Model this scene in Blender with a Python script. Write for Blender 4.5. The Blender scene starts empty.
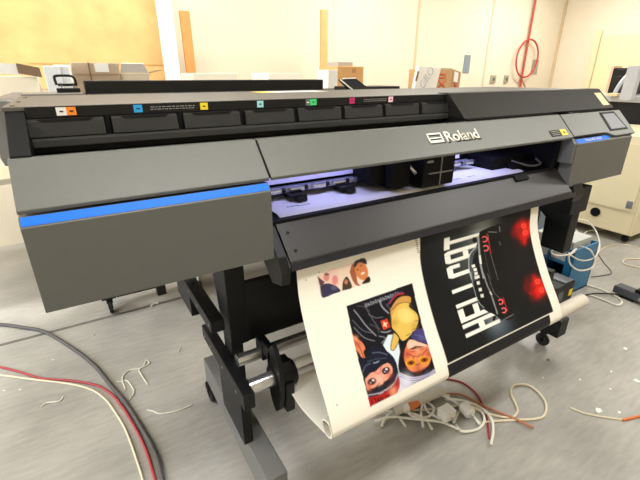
import bpy, bmesh, math, random
import numpy as np
from mathutils import Vector, Matrix
random.seed(7)
S = bpy.context.scene
COL = S.collection
PI = math.pi

# ------------------------------------------------------------------ camera (surveyed from the vanishing points)
FPX, PITCH, YAW, EYE = 398.0, math.radians(22.4), math.radians(31.3), 1.53
cF = Vector((math.sin(YAW)*math.cos(PITCH), math.cos(YAW)*math.cos(PITCH), -math.sin(PITCH)))
cR = Vector((math.cos(YAW), -math.sin(YAW), 0)); cU = cR.cross(cF)
cam = bpy.data.cameras.new('camera'); co = bpy.data.objects.new('camera', cam); COL.objects.link(co)
M = Matrix((cR, cU, -cF)).transposed().to_4x4(); M.translation = (0, 0, EYE); co.matrix_world = M
cam.sensor_width = 36; cam.lens = FPX/640*36; cam.clip_end = 60; cam.clip_start = .02
S.camera = co
def ray(u, v): return cF + cR*((u-320)/FPX) - cU*((v-240)/FPX)
def fl(u, v, z=0.0):                       # the point of the floor (or a level z) a sight line meets
    d = ray(u, v); t = (z-EYE)/d.z; return Vector((0, 0, EYE)) + d*t

# ------------------------------------------------------------------ materials
def lin(c):
    return tuple(((x/255)/12.92 if x/255 <= .04045 else ((x/255+.055)/1.055)**2.4) for x in c)
def mat(name, rgb, rough=.5, metal=0, var=.0, scale=20, bump=0, spec=.5, emit=None, estr=0, trans=0):
    m = bpy.data.materials.new(name); m.use_nodes = True
    nt = m.node_tree; b = nt.nodes['Principled BSDF']
    c = lin(rgb)
    b.inputs['Base Color'].default_value = (*c, 1)
    b.inputs['Roughness'].default_value = rough; b.inputs['Metallic'].default_value = metal
    b.inputs['Specular IOR Level'].default_value = spec
    if emit: b.inputs['Emission Color'].default_value = (*lin(emit), 1); b.inputs['Emission Strength'].default_value = estr
    if trans: b.inputs['Transmission Weight'].default_value = trans
    if var or bump:
        tc = nt.nodes.new('ShaderNodeTexCoord'); n = nt.nodes.new('ShaderNodeTexNoise')
        n.inputs['Scale'].default_value = scale; n.inputs['Detail'].default_value = 4
        nt.links.new(tc.outputs['Object'], n.inputs['Vector'])
        if var:
            r = nt.nodes.new('ShaderNodeValToRGB')
            r.color_ramp.elements[0].position = .3; r.color_ramp.elements[1].position = .7
            r.color_ramp.elements[0].color = (*[x*(1-var) for x in c], 1)
            r.color_ramp.elements[1].color = (*[min(1, x*(1+var)) for x in c], 1)
            nt.links.new(n.outputs['Fac'], r.inputs['Fac']); nt.links.new(r.outputs['Color'], b.inputs['Base Color'])
        if bump:
            bp = nt.nodes.new('ShaderNodeBump'); bp.inputs['Strength'].default_value = bump
            bp.inputs['Distance'].default_value = .002
            nt.links.new(n.outputs['Fac'], bp.inputs['Height']); nt.links.new(bp.outputs['Normal'], b.inputs['Normal'])
    return m
m_grey = mat('cover_grey', (98, 100, 95), .45, var=.02, scale=60)
m_grey2 = mat('cover_grey_lower', (93, 94, 90), .42, var=.02, scale=60)
m_blue = mat('blue_band', (0, 112, 236), .45, spec=.3)
m_dark = mat('dark_cover', (27, 25, 22), .55, spec=.25, var=.03, scale=40)
m_black = mat('black_plastic', (17, 17, 18), .45, spec=.3)
m_black2 = mat('black_metal', (14, 14, 15), .4, spec=.35)
m_void = mat('black_inside', (10, 10, 11), .7, spec=.2)
m_tray = mat('tray_grey', (42, 42, 41), .55, spec=.35)
m_top = mat('brushed_top', (92, 89, 83), .48, spec=.18, var=.02, scale=30)
m_apron = mat('apron_grey', (36, 34, 32), .42, spec=.4)
m_lip = mat('apron_edge', (30, 32, 42), .35)
m_leg = mat('leg_black', (14, 15, 17), .5, spec=.3)
m_foot = mat('foot_grey', (100, 100, 98), .5)
m_steel = mat('aluminium_tube', (205, 205, 205), .25, metal=.9)
m_steel_d = mat('dull_steel', (150, 150, 155), .35, metal=.7)
m_white = mat('white_plastic', (235, 232, 225), .4)
m_cable_w = mat('white_cable', (232, 228, 214), .45)
m_cable_c = mat('cream_cable', (220, 208, 178), .45)
m_cable_k = mat('dark_grey_cable', (72, 70, 70), .5)
m_cable_b = mat('black_cable', (28, 27, 27), .5)
m_red = mat('red_cable', (160, 46, 52), .5)
m_orange = mat('orange_rubber', (214, 120, 58), .5)
m_brown = mat('brown_orange_cable', (176, 110, 74), .5)
m_wall = mat('wall_paint', (228, 217, 194), .7, var=.02, scale=3)
m_wood = mat('plywood', (216, 174, 114), .55, var=.12, scale=5)
m_base = mat('wall_base', (214, 190, 150), .5)
m_card = mat('cardboard', (196, 158, 112), .8, var=.05, scale=15)
m_card_d = mat('cardboard_inside', (128, 104, 78), .85)
m_card_o = mat('cardboard_tan', (214, 164, 104), .8, var=.05, scale=15)
m_paper = mat('white_card', (240, 236, 228), .7)
m_label = mat('paper_label', (245, 243, 236), .6)
m_redink = mat('red_ink', (190, 74, 48), .8)
m_ink = mat('black_ink', (30, 30, 30), .7)
m_cab = mat('cream_cabinet', (226, 214, 180), .45, var=.01, scale=8)
m_crate = mat('blue_crate', (30, 112, 158), .4)
m_crate_d = mat('blue_crate_deep', (20, 84, 124), .45)
m_screen = mat('screen_glass', (112, 114, 122), .4, spec=.2)
m_yellow = mat('yellow_label', (245, 215, 20), .5)
m_cream = mat('cream_label', (236, 212, 164), .6)
m_rubber = mat('rubber_wheel', (24, 24, 26), .6)
m_core = mat('core_board', (214, 207, 192), .65, var=.02, scale=20)
m_bin = mat('blue_grey_bin', (122, 134, 146), .5)
m_strip = mat('power_strip', (72, 76, 84), .4)
m_lamp = mat('lamp_diffuser', (250, 248, 240), .5, emit=(255, 251, 242), estr=4)
m_mach = mat('machine_white', (176, 178, 184), .35)
m_letter = mat('white_letter', (244, 240, 226), .45)
m_purple = mat('rail_metal', (168, 168, 184), .3, metal=.5)
m_desk = mat('bench_top', (190, 180, 160), .6)

def floor_mat():
    m = bpy.data.materials.new('polished_concrete'); m.use_nodes = True; nt = m.node_tree; L = nt.links
    b = nt.nodes['Principled BSDF']; b.inputs['Specular IOR Level'].default_value = .5
    tc = nt.nodes.new('ShaderNodeTexCoord')
    n1 = nt.nodes.new('ShaderNodeTexNoise'); n1.inputs['Scale'].default_value = 1.4; n1.inputs['Detail'].default_value = 6
    n2 = nt.nodes.new('ShaderNodeTexNoise'); n2.inputs['Scale'].default_value = 9; n2.inputs['Detail'].default_value = 8
    mp = nt.nodes.new('ShaderNodeMapping'); mp.inputs['Scale'].default_value = (1.0, 5.0, 1); mp.inputs['Rotation'].default_value = (0, 0, .25)
    L.new(tc.outputs['Object'], n1.inputs['Vector']); L.new(tc.outputs['Object'], mp.inputs['Vector']); L.new(mp.outputs['Vector'], n2.inputs['Vector'])
    r1 = nt.nodes.new('ShaderNodeValToRGB')
    r1.color_ramp.elements[0].position = .35; r1.color_ramp.elements[0].color = (*lin((148, 146, 141)), 1)
    r1.color_ramp.elements[1].position = .68; r1.color_ramp.elements[1].color = (*lin((184, 181, 174)), 1)
    r2 = nt.nodes.new('ShaderNodeValToRGB')
    r2.color_ramp.elements[0].position = .3; r2.color_ramp.elements[0].color = (.86, .86, .86, 1)
    r2.color_ramp.elements[1].position = .7; r2.color_ramp.elements[1].color = (1.06, 1.05, 1.03, 1)
    L.new(n1.outputs['Fac'], r1.inputs['Fac']); L.new(n2.outputs['Fac'], r2.inputs['Fac'])
    mx = nt.nodes.new('ShaderNodeMix'); mx.data_type = 'RGBA'; mx.blend_type = 'MULTIPLY'; mx.inputs[0].default_value = 1
    L.new(r1.outputs['Color'], mx.inputs[6]); L.new(r2.outputs['Color'], mx.inputs[7]); L.new(mx.outputs[2], b.inputs['Base Color'])
    rr = nt.nodes.new('ShaderNodeMapRange'); rr.inputs[3].default_value = .24; rr.inputs[4].default_value = .42
    L.new(n2.outputs['Fac'], rr.inputs[0]); L.new(rr.outputs[0], b.inputs['Roughness'])
    return m
m_floor = floor_mat()

# ------------------------------------------------------------------ object helpers
OFF = {}
def thing(name, label, cat, loc=(0, 0, 0), group=None):
    o = bpy.data.objects.new(name, None); COL.objects.link(o); o.location = loc; o.empty_display_size = .1
    o['label'] = label; o['category'] = cat
    if group: o['group'] = group
    OFF[o.name] = Vector(loc); return o
def obj(name, bm, m, parent=None, smooth=False, label=None):
    bmesh.ops.recalc_face_normals(bm, faces=bm.faces)
    if parent is not None: off = OFF[parent.name].copy()
    else:
        xs = [v.co for v in bm.verts]
        off = Vector((sum(c.x for c in xs)/len(xs), sum(c.y for c in xs)/len(xs), min(c.z for c in xs)))
    bmesh.ops.translate(bm, vec=-off, verts=bm.verts)
    me = bpy.data.meshes.new(name); bm.to_mesh(me); bm.free()
    for k in (m if isinstance(m, (list, tuple)) else [m]): me.materials.append(k)
    if smooth:
        for p in me.polygons: p.use_smooth = True
    o = bpy.data.objects.new(name, me); COL.objects.link(o)
    if parent is not None: o.parent = parent
    else: o.location = off
    OFF[o.name] = off
    if label: o['label'] = label
    return o
def tag(o, label, cat, group=None):
    o['label'] = label; o['category'] = cat
    if group: o['group'] = group
    return o
def struct(name, bm, m):
    o = obj(name, bm, m); o['kind'] = 'structure'; return o
def bx(bm, x0, x1, y0, y1, z0, z1, bev=0):
    r = bmesh.ops.create_cube(bm, size=1)['verts']
    bmesh.ops.scale(bm, vec=(x1-x0, y1-y0, z1-z0), verts=r)
    bmesh.ops.translate(bm, vec=((x0+x1)/2, (y0+y1)/2, (z0+z1)/2), verts=r)
    if bev:
        e = list({e for v in r for e in v.link_edges})
        bmesh.ops.bevel(bm, geom=e, offset=bev, segments=2, affect='EDGES', profile=.6)
    return bm
def box(*a, bev=.003): return bx(bmesh.new(), *a, bev)
def prism_x(prof, x0, x1, bev=0, bm=None):        # (y,z) outline pulled along x
    bm = bm or bmesh.new()
    a = [bm.verts.new((x0, y, z)) for y, z in prof]; b = [bm.verts.new((x1, y, z)) for y, z in prof]
    fs = [bm.faces.new(a), bm.faces.new(b[::-1])]
    n = len(prof)
    for i in range(n): fs.append(bm.faces.new((a[i], b[i], b[(i+1) % n], a[(i+1) % n])))
    if bev:
        e = list({e for f in fs for e in f.edges})
        bmesh.ops.bevel(bm, geom=e, offset=bev, segments=2, affect='EDGES', profile=.6)
    return bm
def plate(pts3, normal, th, bm=None, bev=0):       # flat outline with thickness
    bm = bm or bmesh.new(); n = Vector(normal).normalized()*th
    a = [bm.verts.new(p) for p in pts3]; b = [bm.verts.new(Vector(p)-n) for p in pts3]
    fs = [bm.faces.new(a), bm.faces.new(b[::-1])]; k = len(a)
    for i in range(k): fs.append(bm.faces.new((a[i], b[i], b[(i+1) % k], a[(i+1) % k])))
    if bev:
        e = list({e for e in fs[0].edges})
        bmesh.ops.bevel(bm, geom=e, offset=bev, segments=2, affect='EDGES')
    return bm
def cyl(p0, p1, r, seg=24, r2=None, bm=None, bev=0):
    bm = bm or bmesh.new(); p0 = Vector(p0); p1 = Vector(p1); d = p1-p0
    q = d.to_track_quat('Z', 'Y').to_matrix().to_4x4(); q.translation = (p0+p1)/2
    v = bmesh.ops.create_cone(bm, cap_ends=True, segments=seg, radius1=r, radius2=r if r2 is None else r2, depth=d.length, matrix=q)['verts']
    if bev:
        e = [e for e in {e for x in v for e in x.link_edges} if any(len(f.verts) > 4 for f in e.link_faces)]
        bmesh.ops.bevel(bm, geom=e, offset=bev, segments=2, affect='EDGES')
    return bm
def pipe(p0, p1, r, r_in, seg=32, bm=None):        # open hollow tube
    bm = bm or bmesh.new(); p0 = Vector(p0); p1 = Vector(p1); d = (p1-p0).normalized()
    a = d.orthogonal().normalized(); b = d.cross(a); rings = []
    for p, rr in ((p0, r), (p1, r), (p1, r_in), (p0, r_in)):
        rings.append([bm.verts.new(p+a*rr*math.cos(2*PI*k/seg)+b*rr*math.sin(2*PI*k/seg)) for k in range(seg)])
    for i in range(4):
        A, B = rings[i], rings[(i+1) % 4]
        for k in range(seg): bm.faces.new((A[k], A[(k+1) % seg], B[(k+1) % seg], B[k]))
    return bm
def spline(pts, n=8):
    P = [Vector(p) for p in pts]; out = []
    Q = [P[0]*2-P[1]]+P+[P[-1]*2-P[-2]]
    for i in range(1, len(Q)-2):
        a, b, c, d = Q[i-1:i+3]
        for k in range(n):
            t = k/n
            out.append(.5*((2*b)+(c-a)*t+(2*a-5*b+4*c-d)*t*t+(3*b-a-3*c+d)*t**3))
    out.append(P[-1]); return out
def tube(pts, r, seg=10, n=8, bm=None, raw=False):
    bm = bm or bmesh.new(); P = [Vector(p) for p in pts] if raw else spline(pts, n)
    prev = None; rings = []
    for i, p in enumerate(P):
        d = (P[min(i+1, len(P)-1)]-P[max(i-1, 0)]).normalized()
        if prev is None: a = d.orthogonal().normalized()
        else: a = (prev-d*prev.dot(d)).normalized()
        prev = a; b = d.cross(a)
        rings.append([bm.verts.new(p+a*r*math.cos(2*PI*k/seg)+b*r*math.sin(2*PI*k/seg)) for k in range(seg)])
    for A, B in zip(rings, rings[1:]):
        for k in range(seg): bm.faces.new((A[k], A[(k+1) % seg], B[(k+1) % seg], B[k]))
    bm.faces.new(rings[0][::-1]); bm.faces.new(rings[-1]); return bm
def text_bm(body, size, origin, ex, ey, depth=.001, offset=0, width=None, shear=0):
    cu = bpy.data.curves.new('lettering', 'FONT'); cu.body = body; cu.size = 1; cu.offset = offset; cu.fill_mode = 'FRONT'; cu.shear = shear
    to = bpy.data.objects.new('lettering', cu); COL.objects.link(to)
    dg = bpy.context.evaluated_depsgraph_get(); dg.update()
    me = bpy.data.meshes.new_from_object(to.evaluated_get(dg))
    bpy.data.objects.remove(to); bpy.data.curves.remove(cu)
    bm = bmesh.new(); bm.from_mesh(me); bpy.data.meshes.remove(me)
    ex = Vector(ex).normalized(); ey = Vector(ey).normalized(); ez = ex.cross(ey)
    xs = [v.co.x for v in bm.verts]; ys = [v.co.y for v in bm.verts]
    sy = size; sx = size if width is None else width/(max(xs)-min(xs))
    x0 = min(xs) if width else 0
    bmesh.ops.remove_doubles(bm, verts=bm.verts, dist=1e-5)
    for v in bm.verts: v.co = Vector(origin)+ex*(v.co.x-x0)*sx+ey*v.co.y*sy
    r = bmesh.ops.extrude_face_region(bm, geom=list(bm.faces))
    bmesh.ops.translate(bm, vec=ez*depth, verts=[g for g in r['geom'] if isinstance(g, bmesh.types.BMVert)])
    return bm
def quad_on(P0, ex, ey, x0, x1, y0, y1, th, bm=None):
    P0 = Vector(P0); ex = Vector(ex).normalized(); ey = Vector(ey).normalized(); n = ex.cross(ey)
    return plate([P0+ex*x+ey*y+n*th for x, y in ((x0, y0), (x1, y0), (x1, y1), (x0, y1))], n, th, bm)
def caster(parent, x, y, top=.10, r=.04, lean=0):
    f = obj('caster', bx(cyl((x, y, top), (x, y, top-.02), .025, 16), x-.02, x+.02, y-.008+lean, y+.012+lean, top-.055, top-.015, .003), m_black, parent)
    bx_ = cyl((x-.012, y+lean, r), (x+.012, y+lean, r), r, 24, bev=.006)
    obj('wheel', bx_, m_rubber, f)
    obj('hub', cyl((x-.015, y+lean, r), (x+.015, y+lean, r), r*.35, 16), m_void, f)
    return f

# ------------------------------------------------------------------ the setting
XL_, XR_, YB, YF, HT = -3.6, 8.0, 4.7, -3.2, 3.2
struct('floor', bx(bmesh.new(), XL_, XR_, YF, YB, -.1, 0), m_floor)
struct('wall_back', bx(bmesh.new(), XL_, XR_, YB, YB+.12, 0, HT), m_wall)
struct('wall_right', bx(bmesh.new(), XR_, XR_+.12, YF, YB, 0, HT), m_wall)
struct('wall_left', bx(bmesh.new(), XL_-.12, XL_, YF, YB, 0, HT), m_wall)
struct('wall_front', bx(bmesh.new(), XL_, XR_, YF-.12, YF, 0, HT), m_wall)
struct('ceiling', bx(bmesh.new(), XL_, XR_, YF, YB, HT, HT+.1), mat('ceiling_white', (240, 236, 226), .8))
struct('baseboard_back', bx(bmesh.new(), XL_, XR_, YB-.015, YB, 0, .09, .003), m_base)
struct('baseboard_right', bx(bmesh.new(), XR_-.015, XR_, YF, YB-.015, 0, .09, .003), m_base)
# narrow wall battens and the panel joint seen at the right
struct('trim_1', bx(bmesh.new(), 6.02, 6.05, YB-.012, YB, .09, HT-.1), mat('batten', (214, 200, 168), .6))
struct('trim_2', bx(bmesh.new(), 3.05, 3.08, YB-.012, YB, .09, HT-.1), mat('batten_pale', (232, 220, 190), .6))
struct('trim_3', bx(bmesh.new(), 4.45, 4.48, YB-.012, YB, .09, HT-.1), m_base)
struct('trim_4', bx(bmesh.new(), 7.96, 7.995, YB-.03, YB-.002, .09, HT-.1), m_base)
# pale door in the right wall
d_ = struct('door_1', bx(bmesh.new(), XR_-.035, XR_-.004, 3.05, 3.95, .0, 2.15, .004), mat('door_cream', (244, 222, 176), .5))
h_ = obj('door_frame', bx(bx(bmesh.new(), XR_-.05, XR_-.002, 3.96, 4.06, 0, 2.25), XR_-.05, XR_-.002, 2.94, 3.04, 0, 2.25), mat('frame_cream', (236, 216, 176), .5), d_)
obj('door_handle', tube([(XR_-.035, 3.16, 1.05), (XR_-.09, 3.16, 1.05), (XR_-.09, 3.28, 1.05)], .01), m_steel_d, d_)

# daylight from an unseen window added in the left wall to cool the floor
w_ = struct('added_window_1', bx(bmesh.new(), XL_+.001, XL_+.012, .6, 4.2, .95, 2.45), mat('added_window_glass', (225, 235, 245), .1, emit=(226, 238, 255), estr=2.2))
b_ = bmesh.new()
for y in (.56, 1.78, 3.0, 4.2): bx(b_, XL_+.001, XL_+.04, y, y+.05, .9, 2.5)
for z in (.90, 2.45): bx(b_, XL_+.001, XL_+.04, .56, 4.25, z, z+.05)
obj('added_window_frame', b_, m_white, w_)
la = bpy.data.lights.new('added_daylight', 'AREA'); la.shape = 'RECTANGLE'; la.size = 1.45; la.size_y = 3.5; la.energy = 95; la.color = (.86, .93, 1)
lo = bpy.data.objects.new('added_daylight', la); COL.objects.link(lo); lo.location = (XL_+.06, 2.4, 1.7); lo.rotation_euler = (0, math.radians(-90), 0)
# ceiling lamps
def ceiling_lamp(x, y, lx, ly, power, label, col=(1, .985, .95)):
    t = thing('ceiling_light', label, 'ceiling light', (x, y, HT-.09), 'ceiling light troughs')
    obj('housing', bx(bmesh.new(), x-lx/2-.03, x+lx/2+.03, y-ly/2-.03, y+ly/2+.03, HT-.05, HT-.002), m_white, t)
    obj('diffuser', bx(bmesh.new(), x-lx/2, x+lx/2, y-ly/2, y+ly/2, HT-.09, HT-.051, .004), m_lamp, t)
    la = bpy.data.lights.new('lamp', 'AREA'); la.shape = 'RECTANGLE'; la.size = lx; la.size_y = ly; la.energy = power; la.color = col
    lo = bpy.data.objects.new('lamp', la); COL.objects.link(lo); lo.location = (x, y, HT-.1)
    return t
LP = [(-2.3, 3.4), (-2.3, .6), (0.6, 3.5), (.6, .2), (3.4, 3.4), (3.4, .2), (6.3, 3.4), (6.3, .4)]
PW = [54, 46, 44, 36, 50, 38, 58, 42]
WH = ['back left corner', 'left side', 'middle of the back', 'above the camera', 'back wall', 'middle', 'far right corner', 'right side']
for (x, y), p, w in zip(LP, PW, WH):
    ceiling_lamp(x, y, 1.5, .35, p, 'long white ceiling light trough over the %s of the room' % w)

# ------------------------------------------------------------------ the printer
X0, X1 = -.13, 2.533
PR = thing('large_format_printer', 'large grey and black wide format printer with blue bands feeding out a printed sheet', 'printer', (1.2, 1.35, 0))
SE = Vector((0, .695, .719)).normalized(); SN = Vector((1, 0, 0)).cross(SE)     # slope of the covers; SN points up and out
SO = Vector((0, .993, 1.271))
def slope(x, w, h=0): return SO+Vector((x, 0, 0))+SE*w-SN*0+SN*h
slab = [(.993, 1.271), (1.082, 1.363), (1.105, 1.363), (1.105, 1.352), (1.03, 1.274), (.995, 1.262)]
obj('upper_cover', prism_x(slab, X0, .4412, .002), m_grey, PR)
fc = obj('front_cover', prism_x(slab, .4475, 1.968, .002), m_grey, PR)
# side covers with the coloured chamfer
side = [(.977, 1.034), (.977, 1.237), (.980, 1.240), (.9925, 1.257), (1.03, 1.257), (1.04, 1.257), (1.04, 1.034)]
sc = obj('ink_side_cover', prism_x(side, X0, .437, .002), m_grey2, PR)
CE = Vector((0, .9925-.980, 1.257-1.240)).normalized(); CN = Vector((1, 0, 0)).cross(CE)
obj('blue_band', quad_on((0, .980, 1.240), (1, 0, 0), CE, X0+.003, .434, .0002, .0211, .0012), m_blue, sc, label='bright blue band')
obj('side_housing', prism_x([(1.042, 1.04), (1.042, 1.262), (1.108, 1.335), (1.32, 1.335), (1.32, 1.04)], X0+.01, .43), m_void, PR)
rc = obj('control_side_cover', prism_x(side, 1.985, 2.513, .002), m_grey2, PR)
obj('cover_flank', prism_x([(.98, 1.15), (.98, 1.24), (.995, 1.262), (1.04, 1.262), (1.04, 1.15)], 1.962, 1.984), m_grey2, PR)
obj('blue_band', quad_on((0, .980, 1.240), (1, 0, 0), CE, 1.99, 2.285, .0002, .0211, .0012), m_blue, rc, label='blue band with white lettering')
obj('band_lettering', text_bm('TrueVIS VG3', .016, Vector((2.06, .980, 1.240))+CE*.006+CN*.0014, (1, 0, 0), CE, .0004, .012, width=.15), m_letter, rc)
obj('side_housing', prism_x([(1.042, 1.04), (1.042, 1.262), (1.108, 1.335), (1.32, 1.335), (1.32, 1.04)], 1.99, 2.5), m_void, PR)
# control panel with dipping front edge
pts = [(1.972, .002), (2.245, .002), (2.268, .0), (2.295, -.016), (2.325, -.0235), (2.531, -.0235), (2.533, .126), (1.972, .126)]
cp = obj('control_panel', plate([slope(x, w, .002) for x, w in pts], SN, .014, bev=.0015), m_grey, PR)
obj('screen_bezel', plate([slope(x, w, .0035) for x, w in ((2.30, .004), (2.485, .004), (2.462, .118), (2.312, .118))], SN, .001), mat('bezel', (34, 32, 28), .6, spec=.15), cp)
obj('touchscreen', plate([slope(x, w, .0045) for x, w in ((2.322, .014), (2.468, .014), (2.446, .106), (2.332, .106))], SN, .001), m_screen, cp)
# name plate lettering on the front cover
lo_ = slope(1.178, .058, .0015)
for off, mm, hh, wd in ((Vector((.0035, 0, 0))-SE*.004, m_ink, .0006, .03), (Vector((0, 0, 0)), m_letter, .0014, .012)):
    obj('name_lettering', text_bm('Roland', .062, slope(1.172, .050, .0008)+off, (1, 0, 0), SE, hh, wd+.008, width=.182), mm, fc)
    b_ = bmesh.new()
    for a in ((1.085, 1.158, .050, .060), (1.085, 1.158, .085, .0915), (1.085, 1.092, .050, .0915), (1.151, 1.158, .050, .0915), (1.085, 1.158, .0675, .072)):
        plate([slope(x, w, hh+.0008)+off for x, w in ((a[0], a[2]), (a[1], a[2]), (a[1], a[3]), (a[0], a[3]))], SN, .0006, b_)
    obj('emblem', b_, mm, fc)
# caution label at the right end of the front cover
obj('caution_label', plate([slope(x, w, .002) for x, w in ((1.81, .014), (1.885, .014), (1.885, .046), (1.81, .046))], SN, .001), m_ink, fc, label='black printed caution label')
obj('caution_label', plate([slope(x, w, .002) for x, w in ((1.89, .014), (1.935, .014), (1.935, .046), (1.89, .046))], SN, .001), m_yellow, fc, label='yellow caution label')
obj('caution_lettering', plate([slope(x, w, .0026) for x, w in ((1.905, .024), (1.922, .024), (1.913, .038))], SN, .0004), m_ink, fc)
b_ = bmesh.new()
for k in range(3): plate([slope(x, w, .0026) for x, w in ((1.816, .02+.009*k), (1.878, .02+.009*k), (1.878, .0225+.009*k), (1.816, .0225+.009*k))], SN, .0004, b_)
obj('caution_print', b_, mat('label_grey', (150, 150, 140), .6), fc)
# rear housing and top
obj('rear_housing', bx(bmesh.new(), X0+.015, 2.51, 1.325, 1.87, 1.04, 1.451, .004), m_dark, PR)
tp = obj('top_plate', bx(bmesh.new(), X0, 2.51, 1.219, 1.88, 1.452, 1.462, .002), m_top, PR)
for y in (1.26, 1.45, 1.72): obj('screw', cyl((X0+.02, y, 1.461), (X0+.02, y, 1.4635), .006, 10), m_black, tp)
# yellow note and pale label lying stuck on the top plate
obj('top_label', bx(bmesh.new(), .80, 1.08, 1.70, 1.84, 1.4622, 1.4627), m_paper, tp, label='white and yellow paper label on the top plate')
obj('top_label', bx(bmesh.new(), .74, .798, 1.70, 1.84, 1.4622, 1.4627), m_yellow, tp, label='yellow end of the label on the top plate')
# ink bay
lr = obj('label_rail', bx(bmesh.new(), X0+.045, 1.345, 1.2185, 1.232, 1.434, 1.4515, .001), m_black, PR)
bx(b_ := bmesh.new(), X0+.045, 1.36, 1.2172, 1.2182, 1.436, 1.4605); obj('rail_face', b_, m_black, lr)
ST = [(-.022, 0.0, (236, 234, 230), 'white'), (0.0, .021, (246, 138, 36), 'orange'), (.155, .177, (40, 160, 226), 'cyan'), (.334, .356, (240, 214, 40), 'yellow'),
      (.511, .532, (160, 220, 226), 'light cyan'), (.684, .701, (104, 112, 108), 'grey'), (.701, .726, (60, 214, 120), 'green'), (.862, .884, (206, 30, 110), 'magenta'), (1.04, 1.062, (244, 196, 216), 'pale pink')]
for a, c, rgb, nm in ST:
    s = obj('ink_label', bx(bmesh.new(), a, c, 1.2162, 1.217, 1.439, 1.4585), mat('ink_'+nm.replace(' ', '_'), rgb, .5), lr, label=nm+' ink colour label')
    obj('ink_code', bx(bmesh.new(), (a+c)/2-.004, (a+c)/2+.004, 1.2156, 1.2160, 1.447, 1.4505), m_ink if nm != 'grey' else m_letter, s)
for a, c in ((.198, .318), (.925, 1.03)):
    b_ = bmesh.new()
    for k in range(2):
        x = a
        while x < c:
            w = random.uniform(.004, .012); bx(b_, x, min(x+w, c), 1.2162, 1.2169, 1.4445+.006*k, 1.4465+.006*k); x += w+.003
    obj('rail_print', b_, mat('rail_print_grey', (150, 150, 146), .6), lr)
obj('bay_end_panel', prism_x([(1.092, 1.35), (1.092, 1.368), (1.218, 1.4515), (1.32, 1.4515), (1.32, 1.35)], X0+.004, X0+.044, .002), m_leg, PR)
obj('ink_bay', bx(bx(bmesh.new(), X0+.044, 1.345, 1.10, 1.325, 1.335, 1.350), X0+.044, 1.345, 1.318, 1.325, 1.35, 1.445), m_void, PR)
obj('bay_ledge', prism_x([(1.185, 1.369), (1.187, 1.385), (1.194, 1.389), (1.31, 1.389), (1.31, 1.351), (1.215, 1.351), (1.215, 1.366)], X0+.046, 1.34, .001), m_tray, PR)
for k in range(8):
    a = -.0885+.1843*k; c = a+.167
    t = obj('ink_tray', prism_x([(1.196, 1.391), (1.203, 1.430), (1.212, 1.433), (1.31, 1.433), (1.31, 1.391)], a, c, .002), m_tray, PR)
    n_ = bmesh.new(); q = [(a+.022, 1.433), (a+.034, 1.4255), (c-.034, 1.4255), (c-.022, 1.433)]
    plate([(x, 1.2015+(z-1.4255)*.18, z) for x, z in q], (0, -1, 0), .002, n_); obj('grip_slot', n_, m_void, t)
    obj('tray_divider', bx(bmesh.new(), c+.003, a+.1843-.003, 1.21, 1.31, 1.39, 1.434), m_void, PR)
# dark upper cover on the right
dk = obj('upper_dark_cover', prism_x([(1.108, 1.372), (1.203, 1.464), (1.212, 1.466), (1.26, 1.466), (1.31, 1.44), (1.31, 1.372)], 1.347, X1, .002), m_dark, PR)
dE = Vector((0, .095, .092)).normalized()
obj('pale_sticker', quad_on((0, 1.108, 1.372), (1, 0, 0), dE, 2.445, 2.51, .02, .105, .001), m_cream, dk, label='cream paper sticker')
obj('cover_gap', bx(bmesh.new(), 1.347, 1.95, 1.09, 1.30, 1.352, 1.371), m_void, PR)
# print bay
obj('platen', bx(bmesh.new(), .447, 1.955, 1.045, 1.325, 1.085, 1.121, .002), m_void, PR)
obj('rail_plate', prism_x([(1.235, 1.182), (1.24, 1.215), (1.31, 1.29), (1.322, 1.29), (1.322, 1.182)], .447, 1.50), mat('rail_plate', (216, 214, 232), .35), PR)
obj('guide_rail', bx(bmesh.new(), .447, 1.56, 1.218, 1.25, 1.150, 1.170, .003), m_purple, PR)
for k in range(12):
    x = .55+.09*k
    o = obj('pinch_roller', cyl((x-.028, 1.213, 1.163), (x+.028, 1.213, 1.163), .011, 16, bev=.003), m_steel, PR, smooth=False)
    obj('roller_hub', cyl((x+.036, 1.213, 1.163), (x+.044, 1.213, 1.163), .009, 12), m_black, o)
for x in (.625, .83):
    p_ = obj('media_clamp', bx(bx(bmesh.new(), x-.03, x+.035, 1.17, 1.22, 1.140, 1.152, .002), x-.012, x+.025, 1.15, 1.18, 1.131, 1.146, .003), m_black, PR)
cg = obj('carriage', bx(bx(bx(bmesh.new(), .90, .98, 1.13, 1.26, 1.155, 1.24, .004), .97, 1.06, 1.09, 1.29, 1.140, 1.275, .005), 1.09, 1.255, 1.05, 1.29, 1.137, 1.268, .006), m_void, PR)
obj('carriage_bracket', tube([(1.058, 1.115, 1.255), (1.06, 1.105, 1.225), (1.07, 1.09, 1.205), (1.085, 1.085, 1.19)], .007), m_steel, cg)
obj('carriage_bracket', bx(bmesh.new(), 1.10, 1.13, 1.045, 1.05, 1.232, 1.24), m_steel_d, cg)
obj('carriage_rib', bx(bx(bmesh.new(), 1.115, 1.24, 1.046, 1.05, 1.188, 1.192), 1.175, 1.179, 1.046, 1.05, 1.14, 1.262), m_steel_d, cg)
obj('cap_station', bx(bx(bmesh.new(), 1.62, 1.95, 1.14, 1.31, 1.121, 1.18, .004), 1.72, 1.92, 1.10, 1.14, 1.121, 1.15, .004), m_void, PR)
lv = obj('release_lever', tube([(1.74, 1.13, 1.162), (1.80, 1.075, 1.142), (1.885, 1.075, 1.142), (1.90, 1.11, 1.16)], .005), m_foot, PR)
obj('bay_side_plate', prism_x([(1.045, 1.121), (1.035, 1.25), (1.06, 1.262), (1.30, 1.262), (1.30, 1.121)], 1.925, 1.958, .002), m_void, PR)
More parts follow.
